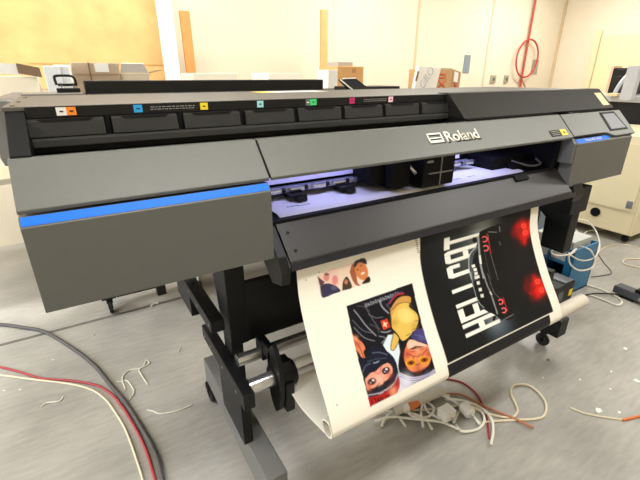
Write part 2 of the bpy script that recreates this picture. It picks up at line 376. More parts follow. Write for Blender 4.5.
# front apron with lip
ap = obj('apron', prism_x([(1.052, 1.117), (.952, 1.022), (.948, 1.016), (.956, 1.008), (1.06, 1.105)], .478, 1.985, .001), m_apron, PR)
obj('apron_lip', prism_x([(.9475, 1.0155), (.945, .992), (.951, .990), (.956, 1.007)], .478, 2.02, .001), m_lip, ap, label='dark blue grey front edge')
obj('apron_handle', prism_x([(1.027, 1.096), (1.048, 1.116), (1.046, 1.122), (1.022, 1.101)], 1.645, 1.735, .002), m_void, ap)
for x, y in ((.505, 1.02), (.507, .975)): obj('screw', cyl((x, y, 1.022+(y-.952)*.95), (x, y-.0007, 1.0235+(y-.952)*.95), .006, 10), m_black, ap)
obj('apron_bracket', prism_x([(1.06, 1.12), (.97, 1.035), (.945, .99), (.952, .95), (1.02, .93), (1.10, 1.0), (1.10, 1.12)], .445, .474, .002), m_black, PR)
obj('apron_bracket', prism_x([(1.06, 1.12), (.975, 1.04), (.955, .99), (.965, .955), (1.06, .95), (1.10, 1.0), (1.10, 1.12)], 2.03, 2.115, .003), m_black, PR)
obj('front_beam', bx(bmesh.new(), .47, 2.03, 1.075, 1.13, .985, 1.075, .003), m_leg, PR)
obj('under_tray', bx(bmesh.new(), X0+.05, 2.45, 1.14, 1.82, 1.0, 1.038, .003), m_leg, PR)

# ------------------------------------------------------------------ the stand
lg = obj('leg', prism_x([(1.25, 1.0), (1.42, 1.0), (1.405, .84), (1.34, .565), (1.25, .565)], .362, .437, .005), m_leg, PR)
obj('lower_leg', prism_x([(1.25, .245), (1.34, .245), (1.34, .5645), (1.25, .5645)], .362, .41, .003), m_leg, PR)
obj('lower_leg', bx(bmesh.new(), .325, .36, 1.08, 1.32, .245, .454), m_leg, PR)
ft = obj('foot', bx(bmesh.new(), .335, .415, .90, 1.66, .11, .245, .006), m_foot, PR)
caster(PR, .345, 1.625, .112, .046); caster(PR, .385, .96, .112)
lg = obj('leg', prism_x([(1.02, 1.0), (1.30, 1.0), (1.30, .9), (1.15, .80), (1.15, .62), (1.02, .62)], 2.19, 2.27, .005), m_leg, PR)
obj('lower_leg', bx(bmesh.new(), 2.187, 2.215, 1.2, 1.32, .22, .90, .003), m_leg, PR)
obj('leg_bracket', bx(bmesh.new(), 2.12, 2.285, 1.0, 1.06, .86, 1.0, .005), m_leg, PR)
ft = obj('foot', bx(bmesh.new(), 2.185, 2.275, .93, 1.66, .11, .225, .006), m_leg, PR)
caster(PR, 2.215, 1.02, .112); caster(PR, 2.23, 1.6, .112)
obj('stand_panel', bx(bmesh.new(), .437, 2.19, 1.255, 1.28, .565, .822, .003), m_black2, PR)
arm = obj('take_up_arm', bx(bmesh.new(), .318, .36, 1.02, 1.515, .465, .53, .004), m_leg, PR)
for y in (1.1, 1.25, 1.4, 1.48): obj('bolt', cyl((.3165, y, .49), (.319, y, .49), .006, 10), m_steel_d, arm)
for y in (1.08, 1.2): obj('bolt', cyl((.34, y, .527), (.34, y, .5295), .008, 10), m_steel_d, arm)
sa = obj('supply_arm', bx(bmesh.new(), .29, .342, 1.235, 1.62, .662, .712, .004), m_leg, PR)
for y in (1.26, 1.42, 1.55): obj('bolt', cyl((.2885, y, .687), (.291, y, .687), .006, 10), m_steel_d, sa)
obj('bolt', cyl((.315, 1.56, .711), (.315, 1.56, .714), .009, 10), m_void, sa)
obj('supply_arm', bx(bmesh.new(), .30, .343, 1.60, 1.86, .53, .68, .004), m_leg, PR)
obj('supply_arm', bx(bmesh.new(), 2.28, 2.32, 1.3, 1.9, .50, .575, .004), m_leg, PR)
obj('take_up_arm', bx(bmesh.new(), 2.14, 2.185, 1.03, 1.55, .445, .515, .004), m_leg, PR)
obj('guide_tube', cyl((.362, 1.196, .540), (2.18, 1.196, .540), .024, 28), m_steel, PR, smooth=False, label='bare aluminium guide tube')
obj('take_up_tube', cyl((.361, 1.085, .500), (2.14, 1.085, .500), .029, 28), m_steel, PR, label='bare aluminium take up tube')
# black flange on the take-up tube
fl_ = bmesh.new(); prof = [(1.075+.055*math.cos(a)*(1 if abs(math.sin(a)) < .8 else .75), .500+.150*math.sin(a)) for a in [2*PI*k/28 for k in range(28)]]
prism_x(prof, .456, .472, .002, fl_)
fo = obj('media_flange', fl_, m_black, PR)
obj('flange_hub', cyl((.45, 1.085, .5), (.54, 1.085, .5), .05, 24, bev=.005), m_black, fo)
obj('flange_clamp', bx(bx(bmesh.new(), .48, .515, 1.025, 1.06, .37, .50, .004), .48, .52, 1.06, 1.11, .54, .57, .004), m_black, fo)
obj('tube_clip', bx(bx(bmesh.new(), .452, .488, 1.165, 1.23, .52, .60, .006), .456, .476, 1.10, 1.18, .555, .61, .004), m_black, PR)
obj('supply_tube', cyl((.345, 1.80, .565), (2.28, 1.80, .565), .02, 20), m_steel, PR)
# blank roll on the supply tube
rl = thing('vinyl_roll', 'blank white vinyl roll hanging low behind the black panel of the printer stand', 'media roll', (1.25, 1.8, .50))
obj('roll', pipe((.40, 1.80, .565), (2.10, 1.80, .565), .062, .036, 40), m_core, rl, smooth=False)
# LED strip lamp inside the print bay
la = bpy.data.lights.new('bay_lamp', 'AREA'); la.shape = 'RECTANGLE'; la.size = 1.15; la.size_y = .02; la.energy = 4.2; la.color = (.42, .45, 1)
lo = bpy.data.objects.new('bay_lamp', la); COL.objects.link(lo); lo.location = (1.08, 1.15, 1.335); lo.rotation_euler = (math.radians(12), 0, 0)
obj('lamp_bar', bx(bmesh.new(), .48, 1.93, 1.135, 1.165, 1.337, 1.345), m_white, PR)

# ------------------------------------------------------------------ the printed sheet
SX0, SX1 = .502, 1.752
prof = [(1.28, 1.128), (1.12, 1.1275), (1.075, 1.124), (1.052, 1.105), (1.01, 1.055), (.980, 1.012), (.966, .985), (.9605, .95), (.953, .90), (.934, .845), (.906, .785), (.871, .72), (.832, .655), (.795, .60), (.766, .552), (.7515, .520)]
cc = (.782, .508); cr = .0325
prof += [(cc[0]-cr*math.cos(a), cc[1]-cr*math.sin(a)) for a in (.0, .35, .7, 1.05, 1.4, 1.7)]
prof += [(.86, .458), (.95, .442), (1.03, .449), (1.083, .466)]
prof += [(1.085+.035*math.sin(a), .501-.035*math.cos(a)) for a in (.6, 1.2, 1.9, 2.6, 3.3, 4.0)]
PP = [p.yz for p in spline([(0, y, z) for y, z in prof], 10)]
PP = [Vector((p[0], p[1])) for p in PP]
acc = [0.0]
for a, b in zip(PP, PP[1:]): acc.append(acc[-1]+(b-a).length)
acc = np.array(acc); PY = np.array([p[0] for p in PP]); PZ = np.array([p[1] for p in PP]); TT = acc[-1]
def st(u, v):                                    # where on the sheet a mark of the artwork sits (x, length along the sheet)
    d = ray(u, v); best = None
    for i in range(60, len(PP)-1):
        # cross the sight line with this strip of the sheet (plane through the strip, parallel to x)
        ny, nz = (PP[i+1][1]-PP[i][1]), -(PP[i+1][0]-PP[i][0])
        den = d.y*ny+d.z*nz
        if abs(den) < 1e-9: continue
        t = ((PP[i][0])*ny+(PP[i][1]-EYE)*nz)/den
        if t <= 0: continue
        y, z = d.y*t, EYE+d.z*t
        L = acc[i+1]-acc[i]; k = ((y-PP[i][0])*(PP[i+1][0]-PP[i][0])+(z-PP[i][1])*(PP[i+1][1]-PP[i][1]))/(L*L)
        if -1e-6 <= k <= 1.000001 and (best is None or t < best[0]): best = (t, d.x*t, acc[i]+k*L)
    if best is None:                              # just past the silhouette: carry on in the last flat strip
        i = 148; ny, nz = (PP[i+1][1]-PP[i][1]), -(PP[i+1][0]-PP[i][0])
        t = ((PP[i][0])*ny+(PP[i][1]-EYE)*nz)/(d.y*ny+d.z*nz); y, z = d.y*t, EYE+d.z*t
        L = acc[i+1]-acc[i]; k = ((y-PP[i][0])*(PP[i+1][0]-PP[i][0])+(z-PP[i][1])*(PP[i+1][1]-PP[i][1]))/(L*L)
        best = (t, d.x*t, acc[i]+k*L)
    return (best[1], best[2])
DX = .0026
NX = int((SX1-SX0)/DX)+1; NT = int(TT/DX)+1
gx = np.linspace(SX0, SX1, NX); gt = np.linspace(0, TT, NT)
GX, GT = np.meshgrid(gx, gt)                    # rows along the sheet
ART = np.zeros((NT, NX, 3)); ART[:] = lin((246, 241, 228))
def blend(mask, rgb):
    c = np.array(lin(rgb)); ART[:] = ART*(1-mask[..., None])+c*mask[..., None]
def poly_st(P, rgb, a=1.0):
    P = np.array(P); x0, y0 = P.min(0)-.003; x1, y1 = P.max(0)+.003
    i0, i1 = np.searchsorted(gt, [y0, y1]); j0, j1 = np.searchsorted(gx, [x0, x1])
    if i1 <= i0 or j1 <= j0: return
    m = np.zeros((i1-i0, j1-j0))
    sub = [(-.25, -.25), (.25, -.25), (-.25, .25), (.25, .25)]
    for ox, oy in sub:
        x = GX[i0:i1, j0:j1]+ox*DX; y = GT[i0:i1, j0:j1]+oy*DX; ins = np.zeros(x.shape, bool)
        for k in range(len(P)):
            xa, ya = P[k]; xb, yb = P[(k+1) % len(P)]
            if ya == yb: continue
            c = ((ya > y) != (yb > y)) & (x < (xb-xa)*(y-ya)/(yb-ya)+xa); ins ^= c
        m += ins/4
    c = np.array(lin(rgb)); m = (m*a)[..., None]; ART[i0:i1, j0:j1] = ART[i0:i1, j0:j1]*(1-m)+c*m
class Crop:                                     # marks read off an enlarged view of the artwork
    def __init__(s, ox, oy, k): s.o = (ox, oy, k)
    def p(s, pts): return [st(s.o[0]+x/s.o[2], s.o[1]+y/s.o[2]) for x, y in pts]
    def poly(s, pts, rgb, a=1.0, smooth=True):
        if smooth and len(pts) > 4:
            q = spline([Vector((x, y, 0)) for x, y in pts+[pts[0]]], 4); pts = [(v.x, v.y) for v in q[:-1]]
        poly_st(s.p(pts), rgb, a)
    def line(s, pts, w, rgb, a=1.0):
        q = spline([Vector((x, y, 0)) for x, y in pts], 4) if len(pts) > 2 else [Vector((x, y, 0)) for x, y in pts]
        w /= 2; L = []; R = []
        for i, v in enumerate(q):
            d = (q[min(i+1, len(q)-1)]-q[max(i-1, 0)]).normalized(); n = Vector((-d.y, d.x, 0))*w
            L.append(((v+n).x, (v+n).y)); R.append(((v-n).x, (v-n).y))
        poly_st(s.p(L+R[::-1]), rgb, a)
    def ell(s, cx, cy, rx, ry, rgb, a=1.0, rot=0):
        c, n = math.cos(rot), math.sin(rot)
        poly_st(s.p([(cx+rx*math.cos(t)*c-ry*math.sin(t)*n, cy+rx*math.cos(t)*n+ry*math.sin(t)*c) for t in [2*PI*k/20 for k in range(20)]]), rgb, a)
    def glow(s, cx, cy, r, rgb, a):              # soft printed airbrush spot
        x, t = s.p([(cx, cy)])[0]; x2, t2 = s.p([(cx+r, cy)])[0]; R = math.hypot(x2-x, t2-t)
        blend(a*np.exp(-((GX-x)**2+(GT-t)**2)/(2*(R*.6)**2)), rgb)
    def ring(s, cx, cy, r, w, rgb, a0=0, a1=2*PI):
        s.line([(cx+r*math.cos(a0+(a1-a0)*k/14), cy+r*math.sin(a0+(a1-a0)*k/14)) for k in range(15)], w, rgb)
FULL = Crop(0, 0, 1)
# --- the dark car print
c0 = FULL.p([(418, 238), (449.3, 362)]); c1 = FULL.p([(532, 208), (552, 311)])
kx0 = (c0[0][0]+c0[1][0])/2; kx1 = (c1[0][0]+c1[1][0])/2; kt1 = (FULL.p([(452, 361)])[0][1]+FULL.p([(530, 323.5)])[0][1])/2
kt0 = prof and acc[60]
poly_st([(kx0, kt0), (kx1, kt0), (kx1, kt1), (kx0, kt1)], (22, 23, 25))
inside = ((GX > kx0) & (GX < kx1) & (GT > kt0) & (GT < kt1)).astype(float)
keep = ART.copy()
Ec = Crop(440, 210, 6.857); Fc = Crop(450, 270, 6.0); Gc = Crop(490, 200, 4.0)
Ec.glow(290, 110, 95, (176, 184, 182), .75); Ec.glow(120, 60, 160, (56, 64, 66), .55); Fc.glow(300, 330, 75, (74, 88, 100), .9); Fc.glow(260, 280, 60, (150, 156, 160), .5)
Ec.glow(200, 330, 120, (90, 94, 94), .6)
Gc.glow(70, 190, 120, (22, 19, 18), .7)
# lettering, read upward, letter tops at the left
T = FULL.p([(468, 338.5), (442.6, 238.5), (478.6, 229), (501, 321)])
lx0 = (T[0][0]+T[1][0])/2; lx1 = (T[2][0]+T[3][0])/2; lt0 = (T[0][1]+T[3][1])/2; lt1 = (T[1][1]+T[2][1])/2
GL = {'H': [[(0, 0), (.3, 0), (.3, 1), (0, 1)], [(.7, 0), (1, 0), (1, 1), (.7, 1)], [(.25, .42), (.75, .42), (.75, .58), (.25, .58)]],
      'E': [[(0, 0), (.3, 0), (.3, 1), (0, 1)]]+[[(.2, a), (1, a), (1, a+.15), (.2, a+.15)] for a in (0, .43, .85)],
      'L': [[(0, 0), (.3, 0), (.3, 1), (0, 1)], [(.2, 0), (1, 0), (1, .15), (.2, .15)]],
      'C': [[(0, .1), (.12, 0), (.3, 0), (.3, 1), (.12, 1), (0, .9)], [(.3, 0), (.88, 0), (1, .1), (1, .36), (.7, .36), (.7, .15), (.3, .15)], [(.3, 1), (.88, 1), (1, .9), (1, .64), (.7, .64), (.7, .85), (.3, .85)]],
      'A': [[(0, 0), (.3, 0), (.3, 1), (.12, 1), (0, .9)], [(.7, 0), (1, 0), (1, .9), (.88, 1), (.7, 1)], [(.3, .85), (.7, .85), (.7, 1), (.3, 1)], [(.3, .35), (.7, .35), (.7, .5), (.3, .5)]],
      'T': [[(.35, 0), (.65, 0), (.65, 1), (.35, 1)], [(0, .85), (1, .85), (1, 1), (0, 1)]]}
word = 'HELLCAT'; pitch = 1/7
for i, ch in enumerate(word):
    for g in GL[ch]:
        poly_st([(lx0+(1-y)*(lx1-lx0), lt0+((i+x*.86)*pitch)*(lt1-lt0)*1.02) for x, y in g], (244, 242, 234))
# the car, roof to the left
FULL.poly([(479.5, 232), (485, 229), (501, 224), (503, 234), (505, 262), (513.5, 313), (503, 320), (495, 315), (484, 309.5), (477.5, 300), (472, 284), (470, 270), (469, 256), (476.5, 245)], (20, 20, 21))
Ec.ell(237, 205, 16, 20, (14, 14, 15)); Fc.ell(265, 290, 10, 18, (14, 14, 15), rot=.3)
Ec.poly([(250, 250), (205, 310), (200, 400), (216, 480), (240, 480), (225, 400), (228, 320), (262, 258)], (72, 80, 82))
Ec.line([(250, 250), (203, 310), (199, 400), (216, 478)], 5, (186, 200, 202)); Fc.line([(125, 10), (136, 80), (168, 185), (205, 228)], 4, (150, 160, 162))
Ec.line([(262, 180), (268, 270), (276, 360), (300, 470)], 12, (150, 154, 152)); Ec.line([(272, 310), (280, 370)], 14, (228, 232, 228))
Fc.line([(200, 20), (222, 90), (246, 145), (285, 265)], 7, (140, 142, 140)); Fc.line([(240, 130), (250, 150)], 9, (210, 210, 205))
for x, y in ((228, 385), (240, 410), (246, 436), (258, 460)): Ec.poly([(x-12, y-8), (x+10, y-14), (x+14, y+6), (x-8, y+12)], (232, 232, 226), 1, False)
for x, y in ((155, 45), (168, 78), (180, 118), (191, 155)): Fc.poly([(x-9, y-9), (x+9, y-12), (x+11, y+8), (x-6, y+11)], (226, 226, 220), 1, False)
Ec.line([(330, 170), (345, 290), (398, 480)], 4, (104, 102, 98)); Ec.line([(300, 270), (330, 400), (350, 480)], 3, (80, 78, 76)); Ec.line([(330, 150), (390, 152)], 4, (150, 150, 146))
Ec.line([(408, 112), (410, 150)], 7, (120, 120, 116)); Ec.line([(405, 215), (416, 240)], 5, (110, 110, 106))
Fc.line([(225, 20), (262, 130), (300, 170)], 3, (110, 108, 104)); Fc.line([(320, 300), (380, 266)], 5, (120, 122, 122))
Ec.line([(322, 160), (336, 230), (348, 300)], 5, (196, 40, 40)); Fc.line([(318, 165), (346, 246)], 5, (190, 40, 40))
for C_, x, y in ((Ec, 305, 200), (Ec, 313, 262), (Fc, 303, 191), (Fc, 322, 242)): C_.ring(x, y, 14 if C_ is Fc else 18, 6.5, (255, 110, 112), -2.6, 2.2)
rnd = random.Random(3)
for cx_, cy_, wx, wy in ((132, 122, 26, 28), (190, 352, 30, 34)):
    Gc.glow(cx_, cy_, 26, (190, 16, 14), .55)
    for k in range(34):
        x = cx_+rnd.gauss(0, .5)*wx; y = cy_+rnd.gauss(0, .5)*wy; Gc.glow(x, y, rnd.uniform(6, 13), (232, 26, 20), .55)
    for k in range(8): x = cx_-20+rnd.gauss(0, .5)*wx; y = cy_+rnd.gauss(0, .6)*wy; Gc.glow(x, y, 12, (120, 14, 14), .5)
for x, y in ((134, 104), (140, 130), (190, 326), (206, 360)): Gc.ring(x, y, 8, 5, (255, 86, 72), 0, 6); Gc.glow(x, y, 9, (255, 60, 44), .7)
ART[:] = keep*(1-inside[..., None])+ART*inside[..., None]
# next dark print below the white gap
g2 = FULL.p([(500, 342)])[0][1]
poly_st([(kx0-.004, kt1+.0035), (kx1-.035, kt1+.0035), (kx1-.035, kt1+.30), (kx0-.004, kt1+.30)], (34, 34, 37))
# --- the small photo print
Dc = Crop(310, 250, 9.143)
Dc.poly([(62, 235), (500, 72), (550, 292), (112, 437)], (244, 218, 198), 1, False)
Dc.poly([(75, 250), (110, 180+40), (240, 165), (260, 330), (110, 340)], (246, 208, 194))
Dc.poly([(68, 240), (135, 292), (110, 330), (88, 322)], (104, 66, 76)); Dc.ell(150, 250, 26, 36, (224, 150, 140)); Dc.ell(228, 275, 27, 46, (232, 148, 146)); Dc.ell(152, 222, 24, 12, (120, 90, 90))
Dc.poly([(90, 330), (150, 305), (215, 318), (280, 372), (200, 408), (112, 435)], (58, 56, 82)); Dc.ell(220, 345, 30, 22, (82, 84, 112))
Dc.poly([(294, 372), (300, 290), (330, 243), (356, 265), (382, 345)], (70, 60, 48)); Dc.ell(330, 292, 16, 22, (196, 124, 104))
Dc.poly([(362, 200), (385, 130), (418, 150), (432, 290), (462, 325), (420, 320), (385, 270)], (172, 98, 66))
Dc.ell(470, 190, 58, 88, (222, 138, 84), 1, -.35); Dc.poly([(395, 132), (420, 96), (498, 74), (518, 132), (450, 112), (412, 160)], (66, 58, 62))
Dc.poly([(476, 312), (482, 292), (538, 240), (550, 290), (500, 308)], (44, 34, 34)); Dc.ell(482, 212, 20, 9, (250, 240, 226), 1, -.5); Dc.line([(425, 185), (442, 175)], 8, (84, 44, 34)); Dc.line([(458, 148), (478, 138)], 8, (84, 44, 34)); Dc.line([(455, 180), (470, 195)], 6, (180, 90, 60))
# --- the helmet portrait print (upside down on the sheet)
A1 = Crop(342, 282, 6.857); A2 = Crop(380, 282, 6.857); A3 = Crop(350, 340, 6.857); A4 = Crop(385, 330, 6.857)
keep = ART.copy()
FULL.poly([(346.4, 306.2), (412.3, 283), (435.8, 373), (370, 407)], (22, 21, 27), 1, False)
fm = np.zeros(GX.shape); _k = ART.copy(); ART[:] = 0; FULL.poly([(346.4, 306.2), (412.3, 283), (435.8, 373), (370, 407)], (255, 255, 255), 1, False); fm = ART[..., 0].copy(); ART[:] = _k
FULL.poly([(383, 345), (388, 335), (397, 334), (400, 352), (400, 372), (436, 370), (436, 373), (372, 405), (371, 398), (392, 390), (396, 375), (390, 356)], (218, 232, 240), 1, False)
FULL.poly([(369, 402), (400, 378), (436, 360), (435.8, 373), (370, 407)], (226, 222, 236), 1, False)
for pts, w, c in (([(80, 190), (120, 240), (165, 300), (235, 370)], 7, (150, 150, 162)), ([(70, 260), (140, 330), (210, 350)], 6, (96, 96, 108)), ([(80, 310), (150, 380), (225, 405)], 6, (120, 120, 134)),
                  ([(150, 150), (200, 240), (260, 330)], 6, (90, 90, 104)), ([(255, 120), (275, 170), (320, 215)], 9, (150, 150, 170)), ([(180, 220), (230, 245), (280, 240)], 5, (110, 110, 124)), ([(265, 340), (300, 345), (335, 335)], 7, (150, 155, 165)),
                  ([(100, 165), (150, 170), (190, 200)], 5, (80, 80, 92)), ([(300, 150), (325, 180), (335, 250)], 6, (84, 80, 110)), ([(250, 370), (300, 385), (270, 420)], 6, (130, 140, 150)), ([(190, 290), (235, 310), (255, 350)], 5, (86, 86, 98))):
    A1.line(pts, w, c)
for k, x in enumerate(range(160, 390, 17)):      # the pale script along the top edge
    y = 160-(x-160)*.37; A1.line([(x-6, y+16), (x+2, y-10), (x+8, y+10), (x+12, y-6)] if k % 2 else [(x-4, y-8), (x+6, y-12), (x+2, y+6), (x+10, y+8)], 4, (158, 158, 170))
A1.poly([(264, 268), (308, 250), (332, 308), (284, 330)], (204, 60, 34), 1, False); A1.poly([(283, 268), (297, 280), (312, 276), (304, 292), (308, 312), (294, 300), (280, 306), (284, 290)], (246, 206, 176), 1, False)
A2.line([(60, 150), (105, 95), (165, 76)], 12, (176, 44, 52)); A2.line([(45, 170), (95, 92), (150, 66)], 7, (72, 68, 110))
A2.poly([(66, 190), (112, 120), (160, 95), (208, 100), (214, 132), (200, 168), (245, 205), (264, 240), (262, 280), (240, 330), (215, 360), (172, 402), (140, 395), (110, 350), (82, 318), (76, 250)], (226, 190, 92))
A2.poly([(66, 190), (112, 120), (160, 95), (208, 100), (212, 140), (170, 138), (120, 165), (80, 230)], (206, 154, 82)); A2.poly([(92, 345), (132, 380), (102, 460), (78, 466), (74, 440)], (222, 182, 92))
for pts in ([(70, 200), (125, 150), (190, 140), (215, 165)], [(84, 320), (112, 350), (140, 392)], [(240, 270), (262, 262)], [(215, 330), (238, 318)], [(180, 370), (210, 350)], [(96, 340), (130, 378)]): A2.line(pts, 5, (110, 76, 30))
A2.poly([(120, 200), (170, 180), (225, 215), (235, 260), (180, 280), (130, 260)], (240, 210, 120), .7)
A3.poly([(-60, -45), (0, -60), (40, -20), (85, 15), (108, 60), (94, 80), (108, 130), (95, 152), (52, 82), (-10, 20), (-40, 10)], (226, 132, 92)); A3.line([(40, 10), (70, 60), (100, 140)], 5, (130, 50, 40)); A3.line([(0, -30), (30, 0), (40, 40)], 5, (140, 60, 46))
# left rider: dark hood, face, red helmet
A3.poly([(60, 110), (110, 120), (150, 40), (220, 60), (265, 85), (305, 130), (328, 200), (330, 265), (285, 315), (200, 355), (120, 385), (95, 270)], (24, 27, 44))
A3.line([(150, 90), (200, 85), (255, 100)], 7, (86, 96, 120)); A3.line([(120, 150), (180, 130), (250, 125)], 5, (70, 80, 104)); A3.line([(85, 225), (105, 180), (140, 160)], 6, (90, 98, 124)); A3.line([(160, 160), (200, 145)], 8, (140, 150, 172))
A3.poly([(100, 268), (140, 225), (175, 212), (215, 175), (262, 155), (292, 190), (286, 240), (240, 292), (170, 328), (118, 345)], (236, 160, 136))
A3.ell(150, 285, 33, 23, (34, 24, 26), 1, -.4); A3.ell(246, 210, 30, 24, (34, 24, 26), 1, -.5); A3.ell(158, 276, 8, 7, (240, 240, 240)); A3.ell(250, 200, 8, 7, (240, 240, 240)); A3.ell(142, 292, 6, 5, (160, 190, 220)); A3.ell(238, 216, 6, 5, (160, 190, 220))
A3.line([(165, 215), (190, 232), (206, 222), (213, 182)], 6, (206, 70, 84)); A3.line([(128, 338), (170, 330), (205, 290)], 7, (60, 30, 28)); A3.line([(228, 292), (262, 270), (284, 232)], 7, (60, 30, 28))
A3.poly([(122, 398), (220, 362), (305, 300), (334, 250), (340, 320), (300, 392), (215, 442), (138, 462)], (186, 34, 34))
A3.line([(112, 365), (210, 345), (290, 288), (322, 220)], 9, (40, 40, 48)); A3.line([(116, 380), (215, 358), (298, 300), (330, 232)], 9, (164, 160, 172)); A3.line([(122, 394), (220, 370), (304, 312)], 5, (70, 50, 58))
A3.glow(296, 352, 30, (250, 170, 130), .8)
for pts in ([(145, 405), (152, 450)], [(152, 405), (172, 400), (178, 442), (156, 448)], [(190, 395), (198, 436)], [(190, 398), (212, 425), (208, 388)], [(222, 388), (232, 420), (250, 412), (240, 378)], [(250, 375), (268, 400), (262, 366)]): A3.line(pts, 7, (70, 12, 18))
# right rider: hood, collar, face, goggles, pale helmet
A4.poly([(110, 110), (140, 65), (190, 55), (310, 95), (345, 190), (350, 270), (300, 305), (200, 318), (110, 295), (90, 240)], (22, 20, 26))
A4.poly([(175, 50), (195, 5), (285, -5), (312, 102), (240, 82)], (66, 60, 116)); A4.line([(200, 30), (260, 50), (305, 90)], 5, (104, 98, 150))
A4.poly([(135, 130), (165, 65), (230, 80), (310, 110), (322, 170), (302, 240), (250, 280), (180, 290), (145, 250), (128, 190)], (222, 124, 84))
A4.poly([(150, 92), (182, 62), (240, 84), (290, 110), (215, 122), (160, 128)], (244, 196, 172)); A4.poly([(150, 200), (200, 170), (240, 180), (300, 190), (290, 240), (180, 275)], (232, 150, 92), .6)
A4.poly([(165, 132), (210, 108), (268, 112), (218, 130)], (50, 22, 26)); A4.line([(170, 150), (215, 145), (262, 128)], 5, (160, 70, 60)); A4.line([(195, 178), (225, 182), (246, 160)], 6, (120, 44, 36)); A4.line([(150, 160), (190, 180), (196, 200)], 7, (176, 70, 56)); A4.line([(296, 130), (262, 160), (252, 190)], 7, (170, 70, 56))
for x, y in ((178, 225), (270, 205)):
    A4.ell(x, y, 38, 28, (232, 160, 36), 1, -.2); A4.ell(x, y, 26, 17, (150, 74, 26), 1, -.2); A4.ell(x, y, 9, 8, (30, 18, 14))
A4.line([(208, 235), (225, 240), (240, 225)], 6, (60, 30, 20)); A4.line([(140, 262), (200, 290), (300, 250)], 6, (110, 44, 34))
A4.poly([(95, 290), (150, 322), (250, 312), (346, 268), (348, 310), (305, 368), (222, 402), (150, 412), (108, 372)], (204, 200, 226))
A4.line([(95, 285), (190, 318), (290, 296), (346, 255)], 9, (58, 60, 80)); A4.line([(98, 300), (190, 334), (300, 305), (348, 272)], 5, (120, 120, 150)); A4.line([(98, 315), (190, 348), (310, 312), (348, 288)], 5, (90, 90, 124)); A4.line([(120, 400), (200, 395), (290, 360)], 6, (232, 230, 244))
for k, x in enumerate(range(180, 270, 16)): A4.line([(x, 384-(x-180)*.35), (x+6, 364-(x-180)*.35), (x+12, 380-(x-180)*.35)], 9, (40, 42, 60)); A4.line([(x, 383-(x-180)*.35), (x+6, 366-(x-180)*.35), (x+12, 379-(x-180)*.35)], 4, (250, 250, 252))

for C_, pts, w in ((A2, [(66, 190), (112, 120), (160, 95), (208, 100), (214, 132), (200, 168), (245, 205), (264, 240), (262, 280), (240, 330), (215, 360), (172, 402), (140, 395), (110, 350), (82, 318), (76, 250), (66, 190)], 5), (A2, [(92, 345), (132, 380), (102, 460), (78, 466), (74, 440), (92, 345)], 5),
                 (A3, [(100, 268), (140, 225), (175, 212), (215, 175), (262, 155), (292, 190), (286, 240), (240, 292), (170, 328), (118, 345), (100, 268)], 5), (A4, [(135, 130), (165, 65), (230, 80), (310, 110), (322, 170), (302, 240), (250, 280), (180, 290), (145, 250), (128, 190), (135, 130)], 5),
                 (A3, [(0, -60), (40, -20), (85, 15), (108, 60), (94, 80), (108, 130), (95, 152), (52, 82), (-10, 20)], 6)):
    C_.line(pts, w, (26, 18, 20))
for C_, x, y, r, c, a in ((A3, 130, 320, 26, (196, 96, 80), .7), (A3, 270, 235, 24, (200, 100, 84), .6), (A3, 200, 270, 30, (250, 200, 180), .6), (A4, 150, 165, 24, (170, 60, 46), .7), (A4, 302, 165, 22, (170, 62, 48), .7), (A4, 225, 140, 22, (246, 180, 140), .6),
                          (A4, 225, 262, 28, (176, 78, 44), .6), (A4, 150, 350, 40, (236, 234, 246), .7), (A4, 300, 330, 30, (150, 146, 190), .6), (A2, 100, 280, 26, (186, 140, 60), .6), (A2, 235, 300, 22, (190, 146, 60), .6), (A2, 180, 230, 40, (248, 224, 140), .6),
                          (A3, 200, 430, 26, (110, 14, 20), .6), (A3, 320, 290, 22, (140, 20, 24), .5), (A1, 110, 430, 22, (170, 70, 50), .6), (A1, 95, 385, 16, (246, 170, 130), .6), (A4, 250, 50, 26, (96, 92, 150), .6)):
    C_.glow(x, y, r, c, a)
ART[:] = keep*(1-fm[..., None])+ART*fm[..., None]
# print-control marks on the margins
for k in range(9): FULL.poly([(414.2+k*.36, 236.8+k*1.9), (416.6+k*.36, 236.2+k*1.9), (416.9+k*.36, 237.2+k*1.9), (414.5+k*.36, 237.8+k*1.9)], (120, 116, 108), .9, False)
for x, y in ((306, 280), (337, 405), (319, 272.5), (314, 261)): FULL.ell(x, y, .7, .6, (70, 66, 60))
for a, y in ((.56, .13), (.60, .135), (1.0, .145), (1.02, .14), (1.05, .15), (1.28, .15), (1.33, .155), (1.42, .15)):
    for k in range(4): poly_st([(a+k*.012, y+.012), (a+k*.012+.009, y+.012), (a+k*.012+.009, y+.018+.004*(k % 2)), (a+k*.012, y+.018)], (60, 58, 70))
gy = np.interp(gt, acc, PY); gz = np.interp(gt, acc, PZ)
verts = np.stack([GX, np.repeat(gy[:, None], NX, 1), np.repeat(gz[:, None], NX, 1)], -1).reshape(-1, 3)
sheet = thing('printed_vinyl_sheet', 'wide vinyl sheet printed with a dark car and helmet portrait, hanging from the printer', 'printed sheet', (1.13, .9, .45))
verts = verts-np.array((1.13, .9, .45))
ii = np.arange(NT*NX).reshape(NT, NX)
F_ = np.stack([ii[:-1, :-1], ii[:-1, 1:], ii[1:, 1:], ii[1:, :-1]], -1).reshape(-1, 4)
me = bpy.data.meshes.new('sheet'); me.from_pydata(verts.tolist(), [], F_.tolist())
at = me.color_attributes.new('print', 'FLOAT_COLOR', 'POINT')
at.data.foreach_set('color', np.concatenate([ART.reshape(-1, 3), np.ones((NT*NX, 1))], 1).ravel())
me.polygons.foreach_set('use_smooth', np.ones(len(F_), bool))
